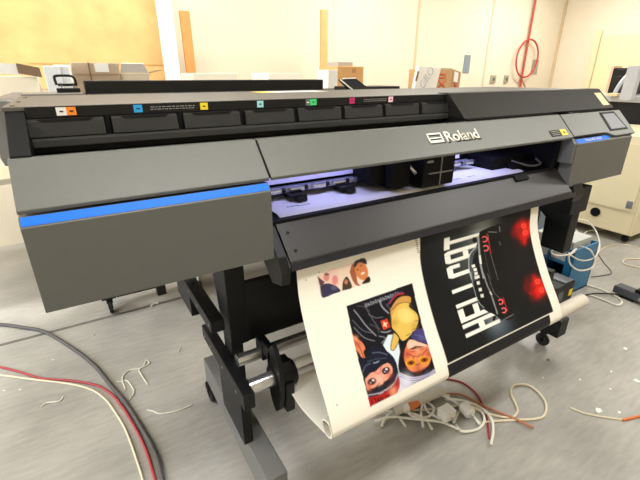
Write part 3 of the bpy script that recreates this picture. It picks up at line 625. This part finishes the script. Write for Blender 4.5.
mv = mat('printed_vinyl', (245, 242, 232), .5, spec=.15); nt = mv.node_tree; an = nt.nodes.new('ShaderNodeVertexColor'); an.layer_name = 'print'
nt.links.new(an.outputs['Color'], nt.nodes['Principled BSDF'].inputs['Base Color']); me.materials.append(mv)
so = bpy.data.objects.new('sheet', me); COL.objects.link(so); so.parent = sheet
md = so.modifiers.new('thickness', 'SOLIDIFY'); md.thickness = .0006; md.offset = 0
tag(obj('cardboard_core', pipe((.50, cc[0], cc[1]), (1.99, cc[0], cc[1]), .031, .025, 36), m_core, smooth=False), 'cream cardboard tube lying in the loop at the bottom of the printed sheet', 'cardboard tube')

# ------------------------------------------------------------------ second machine behind
B = thing('wide_format_machine', 'second dark wide machine with a long bar lid standing behind the printer', 'printer', (1.0, 2.5, 0))
obj('body', prism_x([(2.26, 1.17), (2.26, 1.40), (2.30, 1.432), (3.10, 1.432), (3.14, 1.40), (3.14, 1.17)], -.16, 2.35, .01), m_dark, B)
obj('end_cover', bx(bmesh.new(), -.30, -.162, 2.24, 3.16, 1.14, 1.44, .05), mat('end_cover_grey', (100, 98, 94), .45), B)
obj('left_lid', bx(bmesh.new(), -.158, .085, 2.28, 2.50, 1.433, 1.456, .004), mat('lid_grey', (120, 117, 112), .4), B)
obj('bar_lid', bx(bmesh.new(), .1, 1.46, 2.36, 2.47, 1.436, 1.509, .006), m_dark, B)
obj('lid_edge', bx(bmesh.new(), .1, 1.46, 2.352, 2.359, 1.440, 1.448), m_steel_d, B)
obj('right_lid', bx(bmesh.new(), 1.70, 2.12, 2.36, 2.60, 1.433, 1.462, .006), m_dark, B)
hd = obj('lever_handle', tube([(-.015, 2.38, 1.49), (-.018, 2.38, 1.522), (-.006, 2.38, 1.531), (.045, 2.38, 1.531), (.062, 2.38, 1.522), (.066, 2.38, 1.495), (.058, 2.38, 1.491), (-.01, 2.38, 1.491)], .006), m_black, B)
obj('lever_base', bx(bmesh.new(), -.02, .078, 2.36, 2.42, 1.457, 1.476, .003), m_black, hd)
obj('lever_rod', bx(bx(bmesh.new(), .0, .007, 2.375, 2.385, 1.47, 1.50), .05, .057, 2.375, 2.385, 1.47, 1.50), m_steel_d, hd)
tb = obj('tilted_panel', plate([(1.565, 2.33, 1.512), (1.70, 2.33, 1.515), (1.83, 2.31, 1.434), (1.66, 2.31, 1.434)], (0, -1, .4), .02, bev=.002), m_leg, B)
obj('panel_edge', tube([(1.565, 2.322, 1.508), (1.66, 2.302, 1.44)], .005), m_letter, tb)
obj('panel_edge', tube([(1.585, 2.322, 1.513), (1.69, 2.322, 1.516)], .004), m_letter, tb)
for x in (-.005, 2.0):
    obj('leg', bx(bmesh.new(), x-.04, x+.04, 2.93, 3.07, .19, 1.168, .004), m_leg, B)
    obj('foot', bx(bmesh.new(), x-.045, x+.045, 2.74, 3.22, .128, .195, .004), m_leg, B)
    caster(B, x, 2.79, .13, .055); caster(B, x, 3.17, .13, .055)
    obj('foot_bracket', bx(bmesh.new(), x+.046, x+.36, 2.75, 2.80, .125, .18, .003), m_leg, B)
    obj('levelling_pad', bx(bmesh.new(), x+.30, x+.36, 2.69, 2.749, .09, .16, .003), m_black, B)
obj('rear_beam', bx(bmesh.new(), .035, 1.96, 2.97, 3.03, .50, .60, .004), m_leg, B)

# ------------------------------------------------------------------ back of the room: bench, boxes, boards
bench = thing('work_bench', 'long bench along the back wall with boxes standing on it', 'bench', (1.6, 3.7, 0))
obj('bench_top', bx(bmesh.new(), -1.2, 5.3, 3.3, 4.2, .86, .90, .004), m_desk, bench)
for x in (-1.1, .9, 3.1, 5.2):
    for y in (3.36, 4.14): obj('leg', bx(bmesh.new(), x-.03, x+.03, y-.03, y+.03, 0, .86), m_foot, bench)
ZB = .9005
def carton(name, label, x0, x1, y0, y1, z1, m, rot=0, z0=ZB, cat='box', group=None):
    t = thing(name, label, cat, ((x0+x1)/2, (y0+y1)/2, z0), group)
    obj('box_body', bx(bmesh.new(), x0, x1, y0, y1, z0, z1, .004), m, t); t.rotation_euler = (0, 0, rot); return t
# brown printed box with white label, left
b1 = carton('cardboard_box', 'brown taped cardboard box with a white label behind the black lever handle', .09, .395, 3.5, 3.85, 1.618, mat('carton_grey', (190, 168, 142), .8, var=.05))
obj('box_seam', bx(bmesh.new(), .195, .203, 3.492, 3.499, 1.2, 1.62), m_card_d, b1)
obj('shipping_label', bx(bmesh.new(), .235, .325, 3.494, 3.499, 1.555, 1.612), m_label, b1)
obj('packing_tape', bx(bmesh.new(), .10, .39, 3.4945, 3.4975, 1.535, 1.545), mat('tape_brown', (166, 138, 108), .4), b1)
# open white box with flaps, right of it
b2 = carton('open_cardboard_box', 'small open white box with a raised brown flap beside the taped box', .40, .60, 3.52, 3.8, 1.55, mat('carton_pale', (224, 208, 184), .8))
obj('box_flap', plate([(.60, 3.52, 1.552), (.60, 3.8, 1.552), (.70, 3.8, 1.575), (.70, 3.52, 1.575)], (-.3, 0, 1), .004), m_card_d, b2)
obj('box_flap', plate([(.40, 3.52, 1.552), (.60, 3.52, 1.552), (.56, 3.46, 1.615), (.41, 3.46, 1.615)], (0, -1, -1), .004), m_paper, b2)
# white open carton at far left
b3 = carton('open_white_carton', 'white carton with a grey inner flap at the far left end of the bench', -.40, -.12, 3.4, 3.7, 1.53, mat('carton_white', (236, 224, 200), .8))
obj('box_flap', plate([(-.36, 3.39, 1.545), (-.20, 3.39, 1.535), (-.21, 3.37, 1.60), (-.37, 3.37, 1.61)], (0, -1, 0), .004), m_paper, b3)
obj('box_flap', plate([(-.215, 3.36, 1.545), (-.09, 3.36, 1.520), (-.095, 3.36, 1.580), (-.215, 3.36, 1.606)], (0, -1, 0), .005), m_card_d, b3)
b4 = carton('white_paper_box', 'plain white box between the open carton and the black lever handle', -.075, .07, 3.34, 3.62, 1.59, mat('box_bluewhite', (232, 234, 236), .6))
obj('box_seam', bx(bmesh.new(), .02, .024, 3.333, 3.339, 1.2, 1.588), mat('seam_grey', (200, 196, 188), .7), b4)
b4b = carton('white_paper_box', 'white box standing behind the left end of the taped box', -.02, .14, 3.9, 4.1, 1.61, m_paper)
# pale boxes far back
carton('white_paper_box', 'low pale box right of the white post on the bench', .98, 1.38, 3.7, 4.1, 1.553, mat('box_ivory', (246, 238, 216), .7))
carton('white_paper_box', 'second low pale box on the bench, further right of the white post', 1.68, 2.02, 3.7, 4.1, 1.557, mat('box_ivory_two', (248, 242, 224), .7))
# tan box behind the tilted panel, with stuff beside it
b5 = carton('cardboard_box', 'tan cardboard box right behind the tilted panel of the second machine', 2.36, 2.68, 3.55, 3.9, 1.618, m_card_o, rot=0)
obj('box_print', bx(bmesh.new(), 2.54, 2.58, 3.543, 3.549, 1.56, 1.60), mat('box_print_brown', (186, 138, 84), .8), b5)
obj('box_top_pile', bx(bmesh.new(), 2.40, 2.58, 3.6, 3.8, 1.6185, 1.66, .004), mat('pile_grey', (176, 170, 160), .7), b5)
wt = carton('upright_white_box', 'narrow upright white box left of the tan box', 2.22, 2.33, 3.5, 3.7, 1.585, m_paper)
tag(obj('wooden_plank', bx(bmesh.new(), 2.585, 2.67, 4.22, 4.26, .0, 2.2, .003), m_wood), 'upright pale wooden plank behind the narrow white box', 'plank')
# white lettered box and brown printed box, right
b6 = thing('white_lettered_box', 'white box with outlined black lettering leaning beside the red printed box', 'box', (3.55, 3.6, ZB))
obj('box_body', plate([(3.26, 3.55, ZB+.0), (3.58, 3.55, ZB), (3.74, 3.55, 1.61), (3.40, 3.55, 1.63)], (0, -1, 0), -.05, bev=.003), m_paper, b6)
for dz, off, m_ in ((.0, .0, m_ink), (.0012, -.02, m_label)):
    obj('box_lettering', text_bm('ORO', .13, (3.49, 3.4985-dz, 1.385), (.6, 0, .8), (-.8, 0, .6), .001, off, width=.255), m_, b6)
obj('box_flap', plate([(3.35, 3.49, 1.48), (3.375, 3.49, 1.58), (3.40, 3.49, 1.575), (3.375, 3.49, 1.475)], (0, -1, 0), .004), m_card_d, b6)
b7 = thing('red_printed_box', 'brown cardboard box with red printing and a white label on the bench', 'box', (3.95, 3.7, ZB))
obj('box_body', bx(bmesh.new(), 3.63, 4.0, 3.56, 3.9, ZB, 1.605, .004), m_card, b7)
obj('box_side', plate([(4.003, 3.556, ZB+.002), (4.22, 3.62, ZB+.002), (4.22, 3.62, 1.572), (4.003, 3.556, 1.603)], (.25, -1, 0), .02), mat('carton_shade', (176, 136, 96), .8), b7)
obj('box_lettering', text_bm('XII', .17, (3.90, 3.5585, 1.385), (0, 0, 1), (-1, 0, 0), .001, .012, width=.17), m_redink, b7)
obj('box_lettering', text_bm('X', .12, (4.15, 3.595, 1.38), (0, 0, 1), (-1, -.27, 0), .002, .012, width=.08), m_redink, b7)
obj('shipping_label', plate([(4.04, 3.562, 1.47), (4.15, 3.594, 1.455), (4.15, 3.594, 1.565), (4.04, 3.562, 1.58)], (.25, -1, 0), .003), m_label, b7)
obj('box_edge', bx(bmesh.new(), 3.63, 4.0, 3.565, 3.58, 1.6052, 1.612), m_card_d, b7)
# boards at the back left
pb = thing('plywood_board', 'large warm plywood board standing on spacers against the back wall at left', 'board', (-.7, 4.64, 0))
obj('board', bx(bmesh.new(), -2.6, 1.0, 4.62, 4.66, 1.42, 2.44, .003), m_wood, pb)
obj('board_support', bx(bmesh.new(), -2.6, 1.0, 4.64, 4.68, .0, 1.418), m_wall, pb)
obj('board_joint', bx(bmesh.new(), -.2, .98, 4.614, 4.619, 1.63, 1.637), mat('joint_tan', (196, 150, 90), .6), pb)
tag(obj('white_post', bx(bmesh.new(), .90, 1.03, 4.34, 4.42, 0, 2.4, .004), mat('post_bluewhite', (226, 234, 240), .5)), 'upright white post standing behind the bench at left', 'post')
tag(obj('orange_plank', bx(bmesh.new(), 1.10, 1.19, 4.35, 4.40, 1.50-1.5, 2.1, .003), mat('orange_wood', (206, 140, 78), .55)), 'narrow upright orange brown plank just right of the white post', 'plank')
# wall items right
hz = thing('red_air_hose', 'red hose looped on a red upright pipe against the cream back wall', 'hose', (7.0, 4.66, 0))
def wl(u, v, y=4.655):
    d = ray(u, v); t = y/d.y; return Vector((0, 0, EYE))+d*t
def wl(u, v, y=4.655): 
    d = ray(u, v); t = y/d.y; return Vector((0, 0, EYE))+d*t
pc = wl(524, 65, 4.66)
obj('hose_loop', tube([pc+Vector((.30*math.sin(a), -.04, .10-.30*math.cos(a))) for a in [2*PI*k/16 for k in range(17)]], .014), mat('hose_red', (192, 56, 48), .5), hz)
obj('red_pipe', cyl((pc.x, 4.66, 0), (pc.x, 4.66, HT), .018, 16), mat('pipe_red', (186, 70, 54), .5), hz)
obj('pipe_branch', tube([wl(521, 77), wl(527, 92)], .014), mat('branch_pink', (206, 150, 120), .5), hz)
for i, (u, v, w, h) in enumerate(((493, 79, .13, .12), (506, 79, .1, .12))):
    p = wl(u, v, 4.69)
    t = thing('wall_socket', ['grey wall socket left of the red hose', 'grey wall socket nearest the red hose'][i], 'wall socket', p)
    obj('plate', bx(bmesh.new(), p.x-w/2, p.x+w/2, 4.675, 4.699, p.z-h/2, p.z+h/2, .006), mat('socket_grey', (170, 160, 136), .5), t)
    obj('socket', cyl((p.x, 4.676, p.z), (p.x, 4.668, p.z), .03, 16), m_foot, t)
p = wl(535, 67, 4.69)
t = thing('wall_notice', 'small grey notice on the back wall right of the red hose loop', 'notice', p)
obj('notice_card', bx(bmesh.new(), p.x-.09, p.x+.09, 4.69, 4.699, p.z-.12, p.z+.12, .002), mat('notice_grey', (160, 156, 140), .6), t)
p = wl(467, 64, 4.69)
t = thing('wall_notice', 'small blue grey notice on the back wall above the red printed box', 'notice', p)
obj('notice_card', bx(bmesh.new(), p.x-.07, p.x+.07, 4.69, 4.699, p.z-.13, p.z+.13, .002), mat('notice_blue', (130, 142, 150), .6), t)
# thin strips leaning near the corner
for i, (u, c) in enumerate(((588, (170, 116, 72)), (592, (196, 150, 100)))):
    q = wl(u, 70, 4.55)
    tag(obj('wooden_strip', tube([(q.x-.06, 4.5, .01), (q.x+.01, 4.67, 2.3)], .012, raw=True), mat('strip_wood', c, .6)), ['thin dark wooden strip leaning in the corner', 'thin pale wooden strip leaning in the corner'][i], 'wooden strip') if q.x < XR_-.1 else None

# ------------------------------------------------------------------ cabinet and machine at the right
CB = thing('cream_cabinet', 'cream metal cabinet on casters with a round black hole, behind the printer at right', 'cabinet', (4.9, 2.0, 0))
obj('cabinet_body', bx(bmesh.new(), 4.40, 5.5, 1.48, 2.62, .10, 1.02, .006), m_cab, CB)
dr = obj('door', bx(bmesh.new(), 4.386, 4.399, 1.53, 2.05, .335, .95, .002), m_cab, CB)
obj('latch', bx(bx(bmesh.new(), 4.376, 4.3855, 1.54, 1.59, .365, .435, .003), 4.372, 4.377, 1.55, 1.58, .39, .405), m_steel_d, dr)
obj('vent_hole', cyl((4.388, 1.837, .251), (4.3995, 1.837, .251), .045, 24), m_void, CB)
obj('corner_seam', bx(bmesh.new(), 4.397, 4.3995, 1.505, 1.508, .11, 1.01), m_base, CB)
obj('corner_seam', bx(bmesh.new(), 4.42, 4.8, 1.477, 1.4795, .60, .604), m_base, CB)
for x, y in ((4.5, 1.56), (4.5, 2.5), (5.4, 1.56), (5.4, 2.5)): caster(CB, x, y, .10, .035)
MC = thing('finishing_machine', 'grey white machine with slanted arms over a black base beside the back wall at right', 'machine', (5.9, 2.5, 0))
obj('base', bx(bmesh.new(), 5.25, 6.6, 2.16, 2.95, 1.021-.0, 1.25, .006) if False else bx(bmesh.new(), 5.55, 6.7, 2.0, 2.95, .0, 1.25, .006), m_leg, MC)
obj('table', bx(bmesh.new(), 5.50, 6.75, 1.95, 3.0, 1.251, 1.315, .01), m_mach, MC)
def mp(u, v, y): 
    d = ray(u, v); t = y/d.y; return Vector((0, 0, EYE))+d*t
obj('slanted_arm', tube([mp(613, 98, 2.45), mp(617, 89, 2.45), mp(624, 79, 2.45), mp(634, 70, 2.45), mp(648, 61, 2.45)], .022), m_mach, MC)
q0 = mp(633, 100, 2.2); q1 = mp(643, 66, 2.2)
obj('upright_arm', plate([q0+Vector((-.05, 0, 0)), q0+Vector((.03, 0, 0)), q1+Vector((.03, 0, 0)), q1+Vector((-.05, 0, 0))], (0, -1, 0), .12, bev=.004), m_mach, MC)
for k, (u, v, s) in enumerate(((628, 76, .15), (624, 86, .16), (633, 84, .16), (629, 94, .15), (622, 80, .09), (636, 73, .12))):
    q = mp(u, v, 2.55); obj('black_unit', bx(bmesh.new(), q.x-s, q.x+s, 2.52, 2.62, q.z-s*.5, q.z+s*.5, .006), m_black, MC)
q = mp(619, 94, 2.35)
obj('paper_stack', bx(bmesh.new(), q.x-.02, q.x+.12, 2.36, 2.48, 1.316, 1.345, .002), mat('paper_buff', (216, 200, 160), .7), MC)
for k in range(4): obj('black_hook', tube([mp(619-k, 72+6*k, 2.6), mp(623, 73+6*k, 2.6), mp(631, 74+6*k, 2.6)], .016), m_black, MC)
obj('support', bx(bmesh.new(), 5.9, 6.6, 2.56, 2.7, 1.316, 1.62, .006), m_leg, MC)
# pinkish board stack and bright doorway to the right
q = mp(613, 66, 3.4); r = mp(621, 66, 3.4)
tag(obj('pink_board', bx(bmesh.new(), q.x, r.x, 3.38, 3.42, 0, q.z, .004), mat('board_pink', (222, 176, 146), .7)), 'narrow pinkish brown board standing behind the finishing machine', 'board')

# ------------------------------------------------------------------ things on the floor at the right
CR = thing('blue_crate', 'open blue plastic crate full of white cables by the right leg of the printer', 'crate', (3.08, 1.45, 0))
cx0, cx1, cy0, cy1, ch = 2.90, 3.23, 1.27, 1.66, .375
b_ = bmesh.new()
bx(b_, cx0, cx1, cy0, cy1, 0.0, .012); bx(b_, cx0, cx1, cy0, cy0+.012, .0, ch); bx(b_, cx0, cx1, cy1-.012, cy1, .0, ch); bx(b_, cx1-.012, cx1, cy0, cy1, 0, ch)
bx(b_, cx0, cx0+.012, cy0, cy1, 0, .13); bx(b_, cx0, cx0+.012, cy0, cy0+.05, .13, ch); bx(b_, cx0, cx0+.012, cy1-.05, cy1, .13, ch)
obj('crate_shell', b_, m_crate, CR)
b_ = bmesh.new(); bx(b_, cx0+.014, cx1-.014, cy0+.014, cy1-.014, .125, .135); bx(b_, cx0+.014, cx1-.014, cy0+.18, cy0+.192, .136, ch-.06); bx(b_, cx0+.014, cx1-.014, cy0+.014, cy1-.014, .24, .248)
obj('divider', b_, m_crate_d, CR)
tag(obj('white_carton', bx(bmesh.new(), 2.95, 3.20, 1.31, 1.60, .249, .415, .004), mat('carton_cool', (190, 192, 188), .7)), 'white paper box standing in the blue crate', 'box')
PS = thing('power_supply', 'black power supply box with metal top and yellow sticker beside the blue crate', 'power supply', (2.74, 1.33, 0))
obj('case', bx(bmesh.new(), 2.56, 2.79, 1.17, 1.48, 0, .215, .004), m_black, PS)
obj('top_plate', bx(bmesh.new(), 2.68, 2.785, 1.18, 1.30, .2155, .222, .001), m_steel_d, PS)
obj('yellow_sticker', bx(bmesh.new(), 2.735, 2.775, 1.1675, 1.1695, .11, .16), m_yellow, PS)
obj('socket', bx(bmesh.new(), 2.60, 2.66, 1.1675, 1.1695, .10, .17), m_foot, PS)
tag(obj('beige_box', bx(bmesh.new(), 2.60, 2.80, 1.53, 1.70, 0, .42, .004), mat('beige_card', (208, 188, 150), .75)), 'small beige box just behind the black power supply', 'box')
BN = thing('storage_bin', 'blue grey plastic bin seen between the sheet and the right printer leg', 'bin', (3.3, 1.95, 0))
obj('bin_body', bx(bmesh.new(), 3.05, 3.5, 1.75, 2.2, 0, .46, .012), m_bin, BN); obj('bin_rim', bx(bmesh.new(), 3.03, 3.52, 1.73, 2.22, .461, .49, .006), m_bin, BN)
P_ = thing('power_strip', 'dark grey power strip with a black plug on the floor at far right', 'power strip', fl(640, 296))
a = fl(616, 289, .03); d = (fl(650, 303, .03)-a); d.z = 0; d.normalize(); n = Vector((-d.y, d.x, 0))
def ob(p, l0, l1, w0, w1, z0, z1, bm=None):
    q = [p+d*l+n*w for l, w in ((l0, w0), (l1, w0), (l1, w1), (l0, w1))]
    return plate([(v.x, v.y, z1) for v in q], (0, 0, 1), z1-z0, bm, bev=.004)
obj('strip_case', ob(a, 0, .5, -.045, .045, .022, .075), m_strip, P_)
obj('strip_foot', ob(a, .05, .14, -.04, .04, 0, .0215), m_black, P_); obj('strip_foot', ob(a, .38, .46, -.04, .04, 0, .0215), m_black, P_)
obj('plug', ob(a, .13, .22, -.03, .035, .0755, .10), m_black, P_); obj('label_plate', ob(a, .17, .30, -.0465, -.0455, .03, .055), mat('strip_label', (150, 150, 156), .5), P_)

# ------------------------------------------------------------------ cables and scraps on the floor
def cable(name, label, pts, r, m, group=None, z=None, cat='cable'):
    zz = [r+.0005 if z is None else z]*len(pts) if not isinstance(z, (list, tuple)) else z
    P = [fl(u, v, h) for (u, v), h in zip(pts, zz)]
    return tag(obj(name, tube(P, r), m, smooth=True), label, cat, group)
cable('thick_cable', 'thick dark grey cable curving across the floor at left', [(-25, 325), (0, 324.5), (20, 327), (45, 332), (75, 350), (95, 366), (110, 384), (125, 402), (140, 425), (156, 455), (165, 490)], .011, m_cable_k, z=.011)
cable('thin_cable', 'thin red cable running beside the thick grey cable at left', [(-25, 362), (0, 367), (20, 372), (40, 378), (70, 380.5), (95, 385), (110, 393), (121, 405), (132, 422), (146, 450), (158, 490)], .0065, m_red)
cable('thin_cable', 'thin cream cable running beneath the red cable at left', [(-25, 373), (0, 375), (30, 379), (70, 384), (92, 390), (106, 400), (117, 415), (127, 433), (140, 470), (145, 490)], .005, m_cable_c)
def scrap(lbl, pts, r=.003, name='string_scrap'):
    return cable(name, lbl, pts, r, m_cable_w, 'paper strip scraps', cat='scrap')
k1 = 3.84
def cr_(l): return [(x/k1, 300+y/k1) for x, y in l]
scrap('curly white paper strip on the floor right of the thick cable', cr_([(482, 345), (470, 305), (478, 285), (500, 268), (545, 260), (562, 232), (572, 246), (535, 266), (545, 290), (568, 325)]))
scrap('short white strip beside the thick cable, below the curly strip', cr_([(448, 315), (468, 312), (490, 312), (514, 350), (497, 384)]))
scrap('straight white strip on the floor between the cables at lower left', cr_([(158, 410), (180, 395), (228, 388), (243, 370)]))
scrap('white strip on the floor near the left printer foot', [(147, 410), (153, 411), (160, 413.5), (176, 411), (192, 405)])
scrap('tiny white strip under the grey side cover', [(178.5, 352), (180, 347)], .0025)
scrap('white crescent scrap near the caster of the second machine', [(151, 306), (154, 303.5), (158, 303)], .006)
scrap('small white scrap left of the curly strip', [(92, 336), (95, 334)], .003)
for i, (u, v, sz, nm) in enumerate(((625, 349, .016, 'largest white paper scrap on the floor at right'), (637, 381, .018, 'white paper scrap at the far right edge'), (598, 411, .02, 'long white paper scrap above the orange cable at right'), (619, 413, .012, 'white paper scrap next to the orange cable end'),
                                  (520, 378, .006, 'tiny white scrap left of the cream cable loop'), (543, 378, .006, 'tiny white scrap over the cream cable loop'), (580, 380, .007, 'tiny white scrap in the middle of the bare floor'), (611, 372, .006, 'tiny white scrap below the largest paper scrap'), (610, 389, .007, 'tiny white scrap left of the far right scrap'), (548, 360, .012, 'dark scrap in front of the right caster'),
                                  (20, 390, .006, 'tiny white scrap below the red cable at far left'), (4, 391, .007, 'tiny white scrap at the far left edge'), (53, 360, .006, 'tiny white scrap above the red cable'))):
    p = fl(u, v); q = [(p.x+sz*math.cos(k*1.05+i)*random.uniform(.6, 1.3), p.y+sz*math.sin(k*1.05+i)*random.uniform(.5, .9), .002+.003*random.random()) for k in range(6)]
    tag(obj('paper_scrap', plate(q, (0, 0, 1), .0012), m_card_d if 'dark' in nm else m_paper), nm, 'scrap', 'paper scraps')
# pile at the bottom centre
k2 = 3.2
def c4(l): return [(440+x/k2, 320+y/k2) for x, y in l]
cable('cream_cable', 'cream cable forming one wide loop on the floor beside the cable pile', c4([(-120, 290), (-20, 285), (80, 275), (150, 300), (225, 312), (247, 295), (243, 272), (226, 232), (240, 208), (290, 212), (335, 258), (336, 300), (308, 316), (200, 322), (120, 330)]), .006, m_cable_c)
cable('thin_cable', 'thin dark red cable running out from beneath the printed sheet', c4([(-40, 182), (10, 187), (70, 200), (115, 235), (135, 270), (150, 315), (158, 380)]), .005, m_red)
cable('orange_cable', 'brown orange cable running past the white cable pile', c4([(-60, 230), (0, 237), (70, 240), (150, 280), (235, 314), (300, 345)]), .006, m_brown, z=.0125)
cable('cream_cable', 'thin cream cable end on the bare floor at lower right', c4([(415, 280), (470, 300), (560, 316), (600, 318)]), .004, m_cable_c)
cable('orange_cable', 'orange cable end at the lower right edge', c4([(585, 320), (620, 312), (660, 303), (720, 292)]), .006, m_orange)
cpile = 'white cables in the heap on the floor'
k3 = 4.571
def c7(l): return [(340+x/k3, 370+y/k3) for x, y in l]
W = [('white cable looping out at the left of the heap', [(300, 260), (262, 200), (258, 160), (290, 130), (350, 122), (380, 150), (400, 190), (460, 225)]),
     ('white cable crossing the middle of the heap', [(380, 260), (370, 190), (385, 140), (430, 112), (490, 125), (540, 155), (600, 200), (640, 250)]),
     ('white cable coiled round the white adapter', [(520, 240), (545, 190), (590, 168), (640, 185), (660, 230), (630, 270), (560, 280), (530, 250)]),
     ('white cable flat along the front of the heap', [(160, 235), (230, 215), (320, 222), (400, 230), (470, 240), (540, 270)]),
     ('white cable bundled at the front left of the heap', [(190, 260), (210, 215), (270, 190), (330, 200), (390, 225), (420, 270)]),
     ('white cable lying under the printed sheet edge', [(120, 180), (200, 190), (280, 178), (350, 160), (420, 110), (500, 118)]),
     ('white cable curling behind the orange plug', [(330, 140), (400, 150), (430, 180), (400, 215), (340, 215), (300, 190)]),
     ('white cable at the right side of the heap', [(480, 130), (560, 140), (640, 170), (690, 220), (700, 280), (690, 340)])]
for i, (l, p) in enumerate(W):
    cable('white_cable', l, c7(p), .0062, m_cable_w, cpile, z=[.007+.012*((i*3+k*2) % 4)/2.0 for k in range(len(p))])
o = thing('orange_plug', 'orange plug with a white cap in the cable heap', 'plug', fl(411, 407))
a = fl(404, 408.5, .035); b = fl(419, 403, .04)
obj('plug_body', cyl(a+(b-a)*.3, b, .022, 18, r2=.014, bev=.003), m_orange, o, smooth=False); obj('plug_cap', cyl(a-(b-a)*.1, a+(b-a)*.32, .02, 18, bev=.004), m_white, o)
for i, (u, v, l) in enumerate(((447, 414, 'square white plug adapter in the heap of cables'), (466, 411, 'rounded white plug adapter at the right of the cable heap'))):
    p = fl(u, v, .03)
    o = thing('plug_adapter', l, 'plug', (p.x, p.y, .01))
    if i == 0: obj('adapter_case', bx(bmesh.new(), p.x-.04, p.x+.03, p.y-.03, p.y+.03, .012, .066, .01), m_white, o)
    else: obj('adapter_case', cyl((p.x, p.y-.03, .035), (p.x+.01, p.y+.03, .037), .03, 24, bev=.008), m_white, o)
    obj('adapter_pin', cyl((p.x-.008, p.y-.05, .035), (p.x-.008, p.y-.03, .035), .004, 10), m_steel, o)
tag(obj('paper_tube', pipe(fl(392, 411, .03), fl(442, 390, .03), .028, .022), mat('tube_grey_white', (206, 200, 190), .6), smooth=False), 'pale paper tube lying on the floor under the bottom of the sheet', 'paper tube')
# loops over the crate
k5 = 4.0
def zc(l, y): 
    out = []
    for k, (x, yy) in enumerate(l):
        d_ = ray(520+x/k5, 200+yy/k5); t_ = (y[k] if isinstance(y, (list, tuple)) else y)/d_.y; out.append(Vector((0, 0, EYE))+d_*t_)
    return out
gl = 'white cables looping out of the blue crate'
tag(obj('crate_cable', tube(zc([(215, 78), (262, 82), (300, 118), (318, 175), (305, 222), (275, 240), (238, 240), (205, 222), (195, 210)], [1.5, 1.45, 1.38, 1.30, 1.25, 1.24, 1.24, 1.245, 1.26]), .0055), m_cable_w, smooth=True), 'white cable in the largest loop rising over the blue crate', 'cable', gl)
tag(obj('crate_cable', tube(zc([(212, 105), (232, 135), (236, 185), (205, 215), (150, 222), (125, 208), (150, 188)], [1.5, 1.45, 1.35, 1.245, 1.22, 1.2, 1.2]), .0055), m_cable_w, smooth=True), 'white cable in the loop over the left side of the blue crate', 'cable', gl)
tag(obj('crate_cable', tube(zc([(238, 185), (280, 200), (299, 240), (285, 272), (240, 282), (205, 262), (196, 225), (225, 195)], [1.3, 1.25, 1.23, 1.22, 1.22, 1.225, 1.235, 1.25]), .006), m_cable_w, smooth=True), 'white cable in the round loop on the front of the blue crate', 'cable', gl)
cable('white_cable', 'white cable on the floor looping toward the power strip', [(520+x/k5, 200+y/k5) for x, y in [(222, 322), (245, 332), (330, 360), (395, 392), (407, 412), (385, 420), (330, 398), (275, 380), (255, 385)]], .006, m_cable_w)
cable('black_cable', 'black cable running from the core tube to the power strip', [(520+x/k5, 200+y/k5) for x, y in [(262, 380), (300, 374), (350, 374), (392, 378)]], .006, m_cable_b, z=.014)
cable('thin_cable', 'thin white cable crossing the floor below the cream cabinet', [(520+x/k5, 200+y/k5) for x, y in [(300, 225), (330, 195), (380, 178), (440, 182), (490, 200)]], .0045, m_cable_c)
cable('thin_cable', 'thin cream cable in a narrow loop at the right edge below the cabinet', [(520+x/k5, 200+y/k5) for x, y in [(500, 238), (430, 235), (412, 246), (425, 258), (490, 274)]], .0055, m_cable_c)
cable('thin_cable', 'thin dark cable with a sharp bend right of the blue crate', [(520+x/k5, 200+y/k5) for x, y in [(305, 205), (335, 250), (366, 290), (330, 302), (285, 308)]], .0035, m_cable_k)
cable('thin_cable', 'white cable trailing from the crate toward the cabinet', [(520+x/k5, 200+y/k5) for x, y in [(255, 140), (270, 125), (320, 118), (360, 116)]], .006, m_cable_w, z=.02)
# thin dark uneven strip across the floor
struct('trim_5', bx(bmesh.new(), XL_, XR_, 2.728, 2.756, .0004, .0010), mat('floor_line', (104, 100, 94), .6, var=.35, scale=6))

# ------------------------------------------------------------------ world and view
w = bpy.data.worlds.new('world'); S.world = w; w.use_nodes = True
w.node_tree.nodes['Background'].inputs['Color'].default_value = (1, .97, .92, 1); w.node_tree.nodes['Background'].inputs['Strength'].default_value = .5
S.view_settings.view_transform = 'Standard'; S.view_settings.look = 'None'; S.view_settings.gamma = 1; S.view_settings.exposure = 0.0
S.view_settings.use_curve_mapping = False
